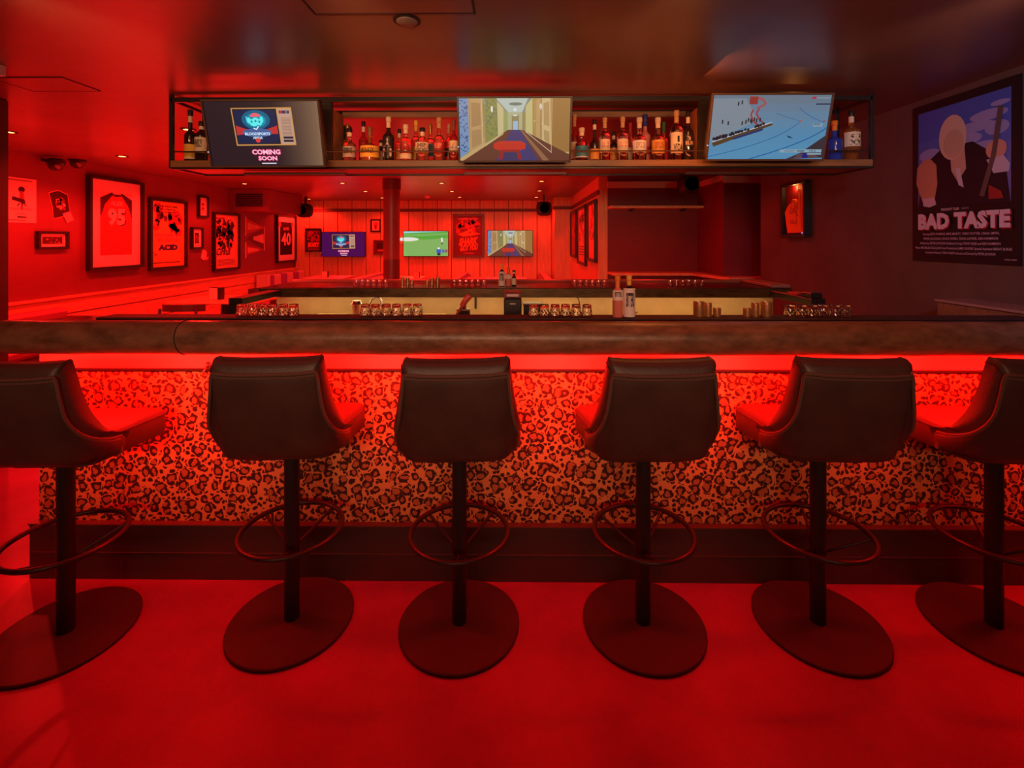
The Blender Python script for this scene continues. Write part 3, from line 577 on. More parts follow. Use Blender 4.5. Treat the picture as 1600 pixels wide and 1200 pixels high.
c, wd, ht = tvb(761, 359.5, 833, 401); tv(art_hall(wd, ht), 'lounge_television', 'lounge screen showing a hotel corridor, rightmost on the back wall', c, 0, 0, M_frame)

# side wall frames (right of the lounge, seen edge on), facing -X
def on_side(x0, x1, yt, yb):   # x0 = far edge, x1 near edge, rows at near edge
    a = PX(x1, yt, 1.205); b = PX(x1, yb, 1.205); c = PX(x0, 375, 1.205); return Vector((1.205, (a.y + c.y) / 2, (a.z + b.z) / 2)), abs(c.y - a.y), a.z - b.z
for i, (q, lb) in enumerate([((894, 903, 326, 404), 'slim framed print, farthest on the side wall'), ((905, 918, 318, 417), 'framed print with pale lettering, middle of three on side wall'), ((921, 934, 310, 412), 'framed pale print nearest the nook on the side wall')]):
    c, wd, ht = on_side(*q); a = Art(wd - .12, ht - .12, [px_(150, 50, 45), px_(225, 130, 110), px_(240, 120, 80)][i]); blobs(a, .2, .1, .8, .6, 8, [px_(140, 40, 40), px_(200, 80, 60)], 60 + i, .12)
    if i == 1: a.text('HOBO', .1, .1, .9, .25, ink, .04); a.many([(.1, .7 + k * .05, .9, .72 + k * .05) for k in range(4)], ink2)
    framed('framed_print', lb, c, R(-90), a, .05, .05)

# ================================================================== NOOK: shelf and ledge
box('wall_shelf', 1.34, 2.72, 6.86, 7.098, 1.955, 1.99, M_woodh); o = bpy.data.objects['wall_shelf']; tag(o, 'empty wooden shelf high on the dark nook wall', 'shelf')
for x in (1.65, 2.4): box('bracket', x, x + .03, 6.9, 7.098, 1.92, 1.955, M_frame, o)
g = G(); g.add([(1.34, 6.75, 1.0), (2.45, 6.75, 1.0), (2.62, 5.95, 1.0), (3.3, 5.95, 1.0), (3.3, 6.198, 1.0), (2.655, 6.198, 1.0), (2.655, 7.098, 1.0), (1.34, 7.098, 1.0)], [tuple(range(8))])
g.add([v + Vector((0, 0, .035)) for v in g.v[:8]], [tuple(range(8))]); g.f += [(i, (i + 1) % 8, 8 + (i + 1) % 8, 8 + i) for i in range(8)]
tag(g.ob('drink_ledge', M_woodh), 'narrow wooden drink ledge wrapping the dark nook wall', 'ledge')

# ================================================================== RIGHT WALL: poster, foam hand box, ledge
a0 = PX(1428, 170, XR); a1 = PX(1428, 407, XR); a2 = PX(1598, 375, XR); wd = abs(a2.y - a0.y); ht = a0.z - a1.z
PO = Art(wd - .004, ht - .004, px_(20, 18, 24)); s = PO
r = random.Random(4)
grad = [((70, 95, 190), 0.055), ((72, 98, 195), .15), ((82, 105, 195), .24), ((95, 110, 190), .33), ((110, 115, 190), .42), ((115, 115, 180), .5)]
for i, (c_, v) in enumerate(grad): s.rect(.065, v if i else .05, .93, (grad[i + 1][1] if i < 5 else .66), px_(*c_))
for u, v, ru, rv in ((.62, .22, .18, .03), (.75, .17, .16, .03), (.55, .28, .15, .035), (.82, .25, .1, .04), (.2, .33, .12, .04), (.3, .42, .16, .05), (.7, .35, .2, .04), (.85, .12, .08, .015)): s.ell(u, v, ru, rv, px_(150, 150, 205))
s.poly([(.07, .66), (.1, .50), (.2, .36), (.33, .30), (.62, .30), (.78, .38), (.9, .5), (.93, .66)], px_(24, 22, 34))      # a plain dark-coated bust
s.poly([(.40, .28), (.54, .28), (.56, .45), (.48, .52), (.42, .45)], px_(190, 160, 140)); s.ell(.43, .25, .135, .135, px_(205, 180, 160)); s.ell(.44, .29, .10, .085, px_(190, 160, 140)); s.poly([(.46, .44), (.5, .44), (.54, .56), (.49, .54)], px_(190, 190, 205))
s.poly([(.05, .50), (.06, .40), (.12, .36), (.20, .35), (.27, .40), (.28, .52), (.25, .62), (.12, .62)], px_(190, 135, 105)); s.poly([(.12, .60), (.25, .60), (.27, .645), (.2, .66), (.13, .65)], px_(200, 175, 185))
s.ell(.82, .37, .085, .055, px_(195, 150, 130)); s.poly([(.74, .42), (.88, .41), (.93, .46), (.92, .5), (.8, .5)], px_(185, 180, 200)); s.line([(.86, .14), (.8, .40), (.70, .62)], .03, px_(95, 80, 75)); s.poly([(.76, .56), (.86, .6), (.88, .64), (.76, .64)], px_(150, 45, 40))
s.text('WINGNUT FILMS', .32, .672, .50, .688, px_(200, 190, 200), .02); s.text('PRESENTS', .52, .675, .59, .686, px_(170, 160, 170), 0)
for c_, dx, dy in ((px_(170, 25, 45), .012, .006), (px_(215, 195, 205), 0, 0)):
    s.text('BAD', .075 + dx, .70 + dy, .405 + dx, .80 + dy, c_, .06); s.text('TASTE', .45 + dx, .70 + dy, .935 + dx, .80 + dy, c_, .06)
tx = px_(205, 180, 195)
for k, (ln, u0, u1) in enumerate([("Starring PETE O'HERNE, MIKE MINETT, TERRY POTTER, CRAIG SMITH,", .13, .85), ('PETER JACKSON, DOUG WREN, DEAN LAWRIE, KEN HAMMON', .14, .84), ('Written by PETER JACKSON Additional Script TONY HILES and KEN HAMMON', .10, .86),
    ('Music MICHELLE SCULLION Post Production JAMIE SELKIRK Special Assistant BRENT BURGE', .05, .95), ('Consultant Producer TONY HILES Produced and Directed by PETER JACKSON', .16, .82)]):
    s.text(ln, u0, .822 + k * .029, u1, .840 + k * .029, tx, .012)
s.text('VIDEO 8003', .89, .968, .985, .976, tx, 0)
g = box('movie_poster', -wd / 2, wd / 2, -.006, 0, -ht / 2, ht / 2, px_(20, 18, 24), c=0); g.location = (XR - .001, (a0.y + a2.y) / 2, (a0.z + a1.z) / 2); g.rotation_euler = (0, 0, R(-90))
tag(g, 'large BAD TASTE poster of a dark-coated figure on the right wall', 'poster'); PO.ob('print', g, (0, -.007, 0))
# shadow box with foam hand
b0 = PX(1219, 268, XR - .12); b1 = PX(1256, 371, XR - .12); ys = [b0.y, b1.y]
p0 = PX(1219, 272, XR - .06); p1 = PX(1257, 268, XR - .06); pb = PX(1257, 371, XR - .06); bw = p0.y - p1.y; bz0, bz1 = pb.z, 2.06
W, H = bw / 2, (bz1 - bz0) / 2
t = thing('display_box', (XR, (p0.y + p1.y) / 2, (bz0 + bz1) / 2), 'deep display box holding an orange foam pointing hand on the right wall', 'display box', R(-90))
g = G(); D_ = .06
for q in ((-W, W, -D_, 0, H - .03, H), (-W, W, -D_, 0, -H, -H + .03), (-W, -W + .03, -D_, 0, -H + .03, H - .03), (W - .03, W, -D_, 0, -H + .03, H - .03)): g.box(*q, .003)
g.ob('frame', M_frame, t); box('backing', -W + .03, W - .03, -.02, -.002, -H + .03, H - .03, px_(120, 8, 22), t, 0)
hand = [(-.30, -.46), (.42, -.46), (.46, -.1), (.44, .2), (.40, .46), (.30, .52), (.18, .46), (.17, .12), (.08, .20), (-.06, .22), (-.14, .14), (-.22, .12), (-.34, .06), (-.44, -.04), (-.40, -.2)]
slab(hand, W * 1.7, H * 1.8, .02, 'foam_hand', px_(250, 120, 40), t, -.021)
A2 = Art(W * 1.5, H * 1.6, px_(250, 120, 40)); A2.v = []; A2.f = []; A2.mi = []; ink3 = px_(170, 50, 20)
A2.line([(.62, .85), (.66, .4), (.7, .1), (.78, .06), (.86, .14), (.88, .5), (.9, .9)], .006, ink3); A2.text('Lol', .3, .4, .62, .58, ink3, 0, .4); A2.text('No.1', .3, .72, .7, .82, ink3, .0, .2); A2.line([(.72, .2), (.74, .5)], .006, ink3); A2.line([(.35, .35), (.45, .3), (.55, .36), (.6, .55), (.75, .65)], .006, ink3)
lamp('POINT', 'light_display_box', (XR - .045, (p0.y + p1.y) / 2, bz1 - .05), 1.0, (1, .42, .10), .02)
A2.ob('lettering', t, (0, -.0420, 0)); box('corner_light', W - .055, W - .045, -.055, -.05, -H + .035, -H + .05, scr(170, 140, 230), t, 0)
# bar-height ledge on the right wall near the front bar
o = box('wall_ledge', 2.50, XR - .001, 2.36, 2.88, 1.0, 1.135, M_woodx, c=.004); tag(o, 'boxed wooden ledge on the right wall below the big poster', 'ledge'); box('top_edge', 2.49, XR - .001, 2.35, 2.89, 1.135, 1.15, mat('ledge_top', (.35, .2, .16), .35), o)

# ================================================================== FRONT BAR
BX0, BX1 = -2.14, XR - .002
bar = thing('front_bar', (0, 2.12, 0), 'long front bar with padded leather edge and leopard print front', 'bar counter')
def bbox(n, x0, x1, y0, y1, z0, z1, m, c=.002): return box(n, x0, x1, y0 - 2.12, y1 - 2.12, z0, z1, m, bar, c)
bbox('toe_kick', BX0 - .02, BX1, 2.105, 2.135, 0, .238, M_kick); bbox('kick_ledge', BX0 - .02, BX1, 2.098, 2.135, .238, .246, M_kick, .001)
bbox('kick_joint', BX0 - .02, BX1, 2.1035, 2.106, .118, .120, mat('joint_edge', (.2, .1, .1), .4), 0); bbox('kick_joint', BX0 - .02, -.6, 2.1035, 2.106, .236, .238, M_seam, 0)
o = bbox('leopard_panel', BX0, BX1, 2.13, 2.16, .246, .915, M_leo, 0)
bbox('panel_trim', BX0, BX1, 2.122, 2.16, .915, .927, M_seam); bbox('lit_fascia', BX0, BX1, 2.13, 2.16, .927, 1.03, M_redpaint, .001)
bbox('end_panel', BX0, BX0 + .03, 2.16, 2.62, 0, 1.03, M_kick); bbox('inner_panel', BX0 + .03, BX1, 2.59, 2.62, .1, 1.03, M_kick)
bbox('countertop', BX0 - .02, BX1, 2.045, 2.30, 1.095, 1.135, M_top, .004); bbox('under_panel', BX0 - .03, BX1, 2.03, 2.30, 1.03, 1.05, M_kick)
bbox('service_mat', BX0 + .2, BX1 - .35, 2.19, 2.30, 1.1352, 1.143, mat('rubber_mat', (.05, .02, .02), .6, bump=.4, bscale=300), .002)
bbox('speed_rail', BX0 + .1, BX1, 2.30, 2.62, .86, .885, M_inox)
# padded roll
n = 36; r_ = .071; prof = []
for i in range(n): a = 2 * math.pi * i / n; prof.append((2.032 - 2.12 + r_ * math.cos(a), 1.086 + r_ * math.sin(a)))
rings = []; xs = [BX0 - .06 + (BX1 - BX0 + .06) * i / 60 for i in range(61)]
for k, x in enumerate(xs):
    wv = 1 + .012 * math.sin(x * 9) + .01 * math.sin(x * 23 + 1); rings.append([Vector((x, -.088 + (y + .088) * wv, 1.086 + (z - 1.086) * wv)) for y, z in prof])
G().loft(rings).ob('padded_edge', M_pad, bar, True)
_sx = PY(272, 530, 1.96).x; G().tube([(_sx + .004 * math.sin(2 * q), -.088 + .0722 * math.cos(q), 1.086 + .0722 * math.sin(q)) for q in [2 * math.pi * k / 40 for k in range(40)]], .0016, 6, True).ob('pad_seam', M_seam, bar)
bbox('led_strip', BX0 + .05, BX1 - .05, 2.112, 2.122, 1.018, 1.026, M_ledr, 0)
# bag hook under the fascia
p = PY(325, 576, 2.12); hk = thing('bag_hook', (p.x, 2.128, p.z), 'small metal bag hook under the lit fascia by the second stool', 'hook'); hk.location.y = 2.121
G().tube([(0, 0, .02), (0, -.012, .015), (0, -.03, -.005), (0, -.028, -.02), (0, -.015, -.02)], .003).ob('hook_wire', M_inox, hk, True); box('plate', -.008, .008, -.003, 0, .0, .03, M_inox, hk)

# ================================================================== REAR BAR
rb = thing('rear_bar', (0, 3.6, 0), 'rear bar of the island with bronze lip over a glowing beige splashback', 'bar counter')
def rbox(n, x0, x1, y0, y1, z0, z1, m, c=.002): return box(n, x0, x1, y0 - 3.6, y1 - 3.6, z0, z1, m, rb, c)
rx0, rx1 = PY(405, 455, 3.6).x, PY(1237, 455, 3.6).x
rbox('bronze_lip', rx0, rx1, 3.59, 3.61, 1.07, 1.138, M_lip); rbox('countertop', rx0, rx1, 3.61, 4.12, 1.10, 1.14, M_top, .003)
rings = [[Vector((x, 4.17 - 3.6 + .055 * math.cos(2 * math.pi * i / 20), 1.105 + .055 * math.sin(2 * math.pi * i / 20))) for i in range(20)] for x in (rx0, rx1)]
G().loft(rings).ob('padded_edge', mat('red_brown_pad', (.28, .12, .10), .35), rb, True)
rbox('splashback', rx0, rx1, 3.86, 3.90, .88, 1.10, M_beige); rbox('outer_panel', rx0, rx1, 3.90, 3.93, 0, 1.10, M_kick); rbox('work_top', rx0, rx1, 3.35, 3.86, .88, .90, M_beige)
rbox('cabinet_body', rx0, rx1, 3.37, 3.86, .0, .88, M_kick); rbox('led_strip', rx0 + .04, rx1 - .04, 3.615, 3.622, 1.072, 1.078, M_led, 0)
for x0, x1 in ((rx0, rx0 + .09), (rx1 - .09, rx1)):
    q = .08 if x0 < 0 else -.08
    rbox('return_shelf', x0 + q, x1 + q, 3.08, 3.59, 1.08, 1.125, M_frame)
rbox('return_support', rx0 + .08, rx0 + .17, 3.06, 3.12, 0, 1.08, M_frame); rbox('return_support', rx1 - .17, rx1 - .08, 3.06, 3.12, 0, 1.08, M_frame)
rbox('end_block', rx1 - .14, rx1 + .005, 3.62, 4.10, 1.141, 1.165, mat('red_block', (.35, .15, .12), .45), .004)
xs_ = [p_ for p_ in (PY(1258, 470, 3.3).x,)]
o = box('folded_cloth', rx1 - .165, rx1 - .085, 3.25, 3.37, 1.1255, 1.142, px_(200, 50, 60), c=.004); tag(o, 'small folded red cloth on the right return of the rear bar', 'cloth')
o = box('card_terminal', rx1 - .168, rx1 - .09, 3.09, 3.2, 1.1255, 1.16, M_frame, c=.006); tag(o, 'black card terminal on the right return of the rear bar', 'terminal'); box('keypad', rx1 - .158, rx1 - .10, 3.10, 3.15, 1.1595, 1.164, M_kick, o)

# ---- glassware
def tumbler_mesh():
    g = G(); H = .064
    outer = [(.0225, H), (.0235, H - .002), (.0250, H * .7), (.0262, H * .48), (.0285, H * .3), (.0288, H * .12), (.0265, 0)]
    inner = [(.0240, 0), (.0262, H * .13), (.0258, H * .3), (.0240, H * .5), (.0226, H * .7), (.0205, H - .010), (.001, H - .010)]
    g.lathe([(.001, H)] + outer + inner, n=20, caps=False)
    for k, v in enumerate(g.v):   # cut diamonds on the lower half
        row, a = divmod(k, 20)
        if row in (4, 5, 6, 7) and row != 7: q = 1 + (.035 if (a + row) % 2 else -.02); v.x *= q; v.y *= q
    return g.ob('tumbler', M_glass, None, False)
TW = 'first second third fourth fifth sixth'.split(); tm = None
def glass_row(x0, x1, Y, z, where, k=1.0):
    global tm
    for i in range(6):
        x = PY(x0 + (x1 - x0) * (i + .5) / 6, 480, Y).x
        if tm is None: tm = tumbler_mesh(); o = tm
        else: o = tm.copy(); COL.objects.link(o)
        o.location = (x, Y + random.uniform(-.006, .006), z); o.rotation_euler = (0, 0, random.uniform(0, 6)); o.scale = (k, k, k)
        tag(o, '%s upturned tumbler from the left, row %s' % (TW[i], where), 'glass', 'row of upturned tumblers ' + where)
for x0, x1, w_ in ((370, 468, 'at the left of the front bar'), (563, 660, 'on the front bar left of centre'), (826, 925, 'on the front bar beside the printer'), (1226, 1329, 'at the right of the front bar')): glass_row(x0, x1, 2.25, 1.1435, w_, .86)
for x0, x1, w_ in ((552, 607, 'on the rear bar left of the column'), (705, 761, 'on the rear bar below the golf screen'), (893, 949, 'on the rear bar below the side wall'), (1042, 1101, 'on the rear bar below the nook')): glass_row(x0, x1, 3.78, 1.1405, w_, .76)
def cup(px, wpx, hpx, Y, z, label, grp):
    s = Y / F; r0 = wpx * s / 2; h = hpx * s; x = PY(px, 480, Y).x
    g = G(); g.lathe([(.001, 0), (r0 * .96, 0), (r0, .003), (r0, h), (r0 - .002, h), (r0 - .003, .004), (.001, .004)], n=24, caps=False); o = g.ob('metal_cup', M_copper, None, True, (x, Y, z)); tag(o, label, 'cup', grp)
    G().lathe([(r0 + .0006, h * .80), (r0 + .0012, h * .82), (r0 + .0006, h * .84)], n=24, caps=False).ob('rolled_band', M_copper, o, True)
for px, w_, h_, lb in ((1092, 17, 23, 'tall left copper cup on the front bar'), (1106, 12, 21, 'medium copper cup between tall and short ones, front bar left set'), (1120, 12, 13, 'short copper cup at the right of the left set'), (1167, 12, 13, 'short copper cup at the left of the right set'), (1180, 12, 21, 'medium copper cup in the right set, front bar'), (1197, 17, 23, 'tall right copper cup on the front bar')):
    cup(px, w_, h_, 2.25, 1.1435, lb, 'copper jigger cups on the front bar')
for px, w_, h_, lb in ((629, 6, 13, 'tall cup left of the far pair, rear bar'), (637, 6, 12, 'medium cup beside the tall one, rear bar left set'), (644, 5, 8, 'short cup of the left set on the rear bar'), (667.5, 5, 8, 'short cup of the right set on the rear bar'), (675, 6, 12, 'medium cup of the right set, rear bar'), (684, 6, 13, 'tall cup right of the far set, rear bar')):
    cup(px, w_, h_, 3.78, 1.1405, lb, 'copper jigger cups on the rear bar')

# ---- bottles
def bottle(px, ytop, wpx, Y, z, label, glass='red', lab=None, cap='black', shoulder=.55, neck=.28, labz=(.12, .45), txt=None, tcol=None, name='spirit_bottle', group=None, round_=True, txt2=None, bands=None):
    s = Y / F; x = PY(px, 250, Y).x; top = PY(px, ytop, Y).z; h = top - z; r0 = wpx * s / 2; nr = max(.010, min(r0 * neck * 1.25, .015))
    gm = {'red': mat('red_tinted_glass', (.95, .25, .2), .05, trans=.85), 'clear': M_glass, 'dark': M_dglass, 'blue': mat('blue_glass', (.04, .08, .55), .08, trans=.3), 'pink': mat('pink_glass', (.9, .28, .22), .15, trans=.2),
          'amber': mat('amber_glass', (.55, .16, .04), .06, trans=.6), 'deepred': mat('deep_red_glass', (.5, .03, .03), .06, trans=.5)}[glass]
    cm = {'black': M_frame, 'cream': M_cream, 'gold': mat('gold_cap', (.75, .45, .12), .3, metal=.8), 'yellow': M_yellow, 'cork': mat('cork', (.6, .34, .15), .8, var=.2, vscale=60), 'blue': px_(40, 60, 140), 'green': px_(50, 110, 50), 'orange': px_(240, 130, 30), 'brown': mat('brown_cap', (.25, .1, .05), .5), 'red': px_(180, 40, 30)}[cap]
    t = thing(name, (x, Y, z), label, 'bottle', 0, group)
    if round_:
        pr = [(r0 * .5, .001), (r0 * .92, .001), (r0, .006), (r0, h * shoulder * .96)] + [(nr + (r0 - nr) * (math.cos(q * math.pi / 10) * .5 + .5) ** .8, h * (shoulder + .13 * q / 10)) for q in range(1, 10)] + [(nr, h * (shoulder + .15)), (nr, h * .90), (nr * 1.15, h * .905), (nr * 1.15, h * .93)]
    G().lathe(pr, n=24).ob('glass_body', gm, t, True)
    G().lathe([(nr * 1.1, h * .885), (nr * 1.25, h * .89), (nr * 1.3, h * .99), (nr * 1.2, h)], n=20).ob('cap', cm, t, True)
    G().lathe([(nr * 1.04, h * .76), (nr * 1.04, h * .88)], n=20).ob('neck_seal', cm if cap != 'black' else M_cream, t, True)
    if lab:
        lm = {'cream': M_cream, 'yellow': M_yellow, 'white': M_matb, 'black': M_frame, 'teal': px_(70, 130, 150), 'orange': px_(235, 150, 70), 'amber': px_(215, 150, 70), 'silver': px_(190, 175, 165), 'red': px_(180, 40, 40)}[lab]
        n = 20; rr = r0 + .0008; v = []; f = []; zz = (h * labz[0], h * labz[1])
        for i in range(n + 1):
            a = R(-90 - 80 + 160 * i / n)
            for z_ in zz: v.append((rr * math.cos(a), rr * math.sin(a), z_))
        f = [(2 * i, 2 * i + 2, 2 * i + 3, 2 * i + 1) for i in range(n)]
        lo = G().add(v, f).ob('label_paper', lm, t, True)
        for tt, (fa, fb, wf) in [(txt, (.35, .85, .7))] * bool(txt) + [(txt2, (.08, .45, .8))] * bool(txt2):
            if txt2 and tt == txt: fa, fb = .52, .9
            vs, fs = text_mesh(tt, .03); r2 = rr + .0007; hz = zz[1] - zz[0]; half = (r0 * wf)
            G().add([(r2 * math.sin((a_ - .5) * 2 * half / r2), -r2 * math.cos((a_ - .5) * 2 * half / r2), zz[0] + hz * (fa + (fb - fa) * b_)) for a_, b_ in vs], fs).ob('label_print', tcol or ink, lo, fix=False)
        if bands:
            G().lathe([(rr + .0004, zz[0] + .004), (rr + .0004, zz[0] + .010)], n=24, caps=False).ob('label_band', px_(*bands), lo)
    return t
SZ, YF, YR_ = 2.0165, 3.19, 3.32
B2 = [(543, 194, 13, 'R', 'tall amber bottle with cream label beside the timber post', dict(glass='amber', lab='cream', cap='gold', labz=(.05, .5))),
 (546, 201, 20, 'F', 'red glowing bottle with pale badge label and black cap, left of the squat one', dict(glass='red', lab='silver', cap='black', labz=(.14, .45), txt='RESERVE', shoulder=.5)),
 (568, 190, 14, 'R', 'dark tall bottle with ringed black neck behind the yellow label one', dict(glass='deepred', lab=None, cap='black')),
 (578, 199, 30, 'F', 'squat bottle with wide yellow label', dict(glass='amber', lab='yellow', cap='brown', labz=(.12, .44), shoulder=.42, txt='MONKEY', tcol=px_(120, 70, 10))),
 (595, 219, 11, 'R', 'short dark bottle half hidden left of the white lettered one', dict(glass='dark', lab='cream', cap='black', labz=(.1, .5))),
 (607, 183, 18, 'F', 'tall black bottle with white characters and cream cap', dict(glass='dark', lab='black', cap='cream', labz=(.08, .55), txt='A', txt2='N', tcol=px_(225, 205, 190))),
 (624, 202, 13, 'R', 'red bottle with black cap right of the tall black bottle', dict(glass='red', lab='orange', cap='black', labz=(.15, .42))),
 (634, 195, 19, 'F', 'red sparkling bottle with cream neck and low cream label', dict(glass='red', lab='cream', cap='cream', labz=(.08, .22))),
 (650, 189, 15, 'R', 'red bottle with bright yellow cap', dict(glass='red', lab='yellow', cap='yellow', labz=(.12, .4))),
 (660, 200, 20, 'F', 'bottle with cream label reading SHEEP DOG', dict(glass='red', lab='cream', cap='black', labz=(.26, .56), txt='SHEEP', txt2='DOG', shoulder=.62)),
 (672.5, 194, 14, 'R', 'gold capped bottle with dark green label', dict(glass='clear', lab='teal', cap='gold', labz=(.2, .5))),
 (686, 184, 18, 'F', 'red bottle with tall cork neck and red lettering', dict(glass='red', lab='red', cap='cork', labz=(.2, .45), txt='RUBY', tcol=px_(240, 160, 140), shoulder=.5)),
 (701, 194, 12, 'R', 'slim red bottle with cork just left of the corridor screen', dict(glass='red', lab='black', cap='cork', labz=(.2, .4))),
 (709, 188, 14, 'F', 'dark bottle with cream label partly behind the corridor screen', dict(glass='deepred', lab='cream', cap='brown', labz=(.22, .5), txt='7')),
 (898, 179, 12, 'R', 'tall red bottle half hidden at the right edge of the corridor screen', dict(glass='deepred', lab='cream', cap='cork')),
 (909, 200, 22, 'F', 'squat bottle with teal pictured label and cream stopper', dict(glass='clear', lab='teal', cap='cream', labz=(.1, .45), shoulder=.5, bands=(225, 215, 205))),
 (929, 187, 15, 'F', 'dark wine shaped bottle with amber label', dict(glass='dark', lab='amber', cap='black', labz=(.05, .3), shoulder=.42)),
 (945, 184, 16, 'F', 'left one of the two bottles with a big red 8', dict(glass='clear', lab='cream', cap='cork', labz=(.2, .5), txt='8', tcol=px_(190, 50, 30), shoulder=.58)),
 (959, 206, 14, 'R', 'short dark bottle between the two number 8 bottles', dict(glass='dark', lab='orange', cap='black', labz=(.1, .5))),
 (973, 183, 17, 'F', 'right one of the two bottles with a big red 8', dict(glass='clear', lab='cream', cap='cork', labz=(.2, .5), txt='8', tcol=px_(190, 50, 30), shoulder=.58)),
 (985, 192, 11, 'R', 'slim red bottle right of the number 8 bottles', dict(glass='red', lab='cream', cap='red', labz=(.1, .4))),
 (999, 184, 21, 'F', 'clear bottle with cream capsule and wide white label', dict(glass='clear', lab='white', cap='cream', labz=(.2, .47), txt='ESPOLON', tcol=px_(170, 150, 140), shoulder=.5)),
 (1008, 179, 17, 'R', 'coral coloured bottle with dark blue cap', dict(glass='pink', lab='red', cap='blue', labz=(.2, .35))),
 (1028, 184, 20, 'F', 'clear bottle with cream capsule and amber label', dict(glass='clear', lab='amber', cap='cream', labz=(.18, .48), txt='ESPOLON', tcol=px_(150, 80, 40), shoulder=.5)),
 (1037, 191, 13, 'R', 'red bottle with green cap', dict(glass='red', lab=None, cap='green')),
 (1057, 173, 19, 'F', 'tall bottle with cork and tall cream label showing a small dark head', dict(glass='clear', lab='cream', cap='cork', labz=(.16, .56), txt='T', txt2='VIDA', shoulder=.62)),
 (1075, 174, 16, 'F', 'black bottle with pale horned mark beside the right timber post', dict(glass='dark', lab='black', cap='black', labz=(.3, .52), txt='Y', txt2='RUM', tcol=px_(210, 170, 130), shoulder=.58)),
 (297.5, 172, 17, 'F', 'tall dark bottle with yellow and white label, left cage of the shelf', dict(glass='dark', lab='yellow', cap='black', labz=(.06, .34), shoulder=.5, bands=(230, 215, 200))),
 (315, 190, 19, 'F', 'bottle with big cream label against the left screen', dict(glass='dark', lab='cream', cap='black', labz=(.22, .6), txt='WHISKEY', shoulder=.66)),
 (1304, 189, 21, 'F', 'deep blue bottle in the right cage of the shelf', dict(glass='blue', lab=None, cap='orange', shoulder=.5)),
 (1318, 222, 8, 'R', 'small red bottle between the blue and the skull label bottles', dict(glass='red', lab='cream', cap='cork')),
 (1330, 173, 24, 'F', 'wide dark bottle with skull picture label, rightmost on the shelf', dict(glass='amber', lab='cream', cap='black', labz=(.28, .56), txt='O', shoulder=.58, txt2='XX'))]
for px, yt, w_, row, lb, kw in B2: bottle(px, yt, w_, YF if row == 'F' else YR_, SZ, lb, group='spirit bottles on the hanging shelf', **kw)
bottle(965, 431, 16, 2.22, 1.1435, 'orange bitters bottle with orange cap on the front bar', glass='pink', lab='white', cap='orange', labz=(.42, .66), shoulder=.6, txt='BITTERS', name='bitters_bottle', tcol=ink)
bottle(983, 430, 18, 2.22, 1.1435, 'taller bitters bottle in a white paper wrap with yellow cap, front bar', glass='dark', lab='white', cap='yellow', labz=(.02, .70), shoulder=.62, txt='BITTERS', name='bitters_bottle', tcol=ink)
bottle(784, 412, 10, 3.75, 1.1405, 'white wrapped bottle with yellow cap on the rear bar', glass='dark', lab='white', cap='yellow', labz=(.02, .66), shoulder=.6, name='bitters_bottle', txt='BITTERS', tcol=ink)
bottle(794.5, 418, 8, 3.75, 1.1405, 'small orange bottle with orange cap on the rear bar', glass='pink', lab='white', cap='orange', labz=(.4, .62), shoulder=.6, name='bitters_bottle')
bottle(803, 422, 7.5, 3.75, 1.1405, 'small dark bottle with black cap on the rear bar', glass='dark', lab='cream', cap='black', labz=(.1, .5), shoulder=.5, name='bitters_bottle')

# ---- things in the bar well
zt = .9005
def wx(px, Y=3.45): return PY(px, 480, Y).x
t = thing('receipt_printer', (wx(801, 3.3), 3.42, zt), 'black receipt printer with red lit top in the bar well', 'printer')
box('body', -.062, .062, -.07, .09, 0, .19, M_frame, t, .008); box('lid', -.064, .064, -.072, .09, .192, .235, mat('printer_lid', (.25, .08, .08), .35), t, .01); box('paper_slot', -.04, .04, -.074, -.07, .205, .222, M_matb, t, 0); box('badge', -.02, .02, -.072, -.069, .150, .158, M_matb, t, 0)  # red light on the printer's top is put into the lid colour
t = thing('sink_faucet', (wx(568), 3.6, zt), 'bent steel faucet over the sink behind the front glasses', 'faucet')
G().tube([(0, 0, 0), (0, 0, .12), (.02, 0, .155), (.06, 0, .165), (.085, 0, .145), (.09, 0, .10)], .009, 10).ob('spout', M_inox, t, True); G().lathe([(.025, 0), (.022, .03), (.012, .05)], n=16).ob('base', M_inox, t, True); G().tube([(0, 0, .06), (-.06, 0, .10)], .006).ob('lever', M_inox, t, True)
t = thing('cocktail_shaker', (wx(561, 3.6), 3.55, zt), 'steel mixing tin standing left of the faucet', 'shaker')
G().lathe([(.03, 0), (.04, .12), (.042, .125), (.04, .128)], n=20).ob('tin', M_inox, t, True); G().lathe([(.041, .126), (.035, .135), (.03, .15), (.001, .152)], n=20).ob('tin_lid', M_inox, t, True)
t = thing('soda_gun', (wx(700, 3.2), 3.3, zt), 'red soda gun wand leaning on its black holder', 'soda gun')
G().tube([(0, 0, .0), (.03, 0, .06), (.09, 0, .155)], .010, 10).ob('hose', mat('red_hose', (.55, .1, .08), .4), t, True)
G().tube([(.085, 0, .145), (.10, 0, .175), (.135, 0, .215)], .022, 10).ob('head', mat('red_gun', (.7, .08, .07), .3, bump=.3, bscale=90), t, True)
for k in range(3): G().lathe([(.005, 0), (.005, .006)], n=10).ob('button', M_matb, t, loc=(.100 + k * .014, -.02, .186 + k * .012))
t = thing('gun_holder', (wx(724, 3.4), 3.42, zt), 'black box holder with a clear knob beside the soda gun', 'holder')
box('box_body', -.045, .045, -.04, .04, 0, .10, M_frame, t, .004); box('top_plate', -.048, .048, -.043, .043, .10, .112, mat('holder_top', (.5, .35, .15), .3, metal=.6), t); G().lathe([(.016, .112), (.02, .13), (.016, .15), (.008, .155)], n=16).ob('knob', M_frame, t, True)
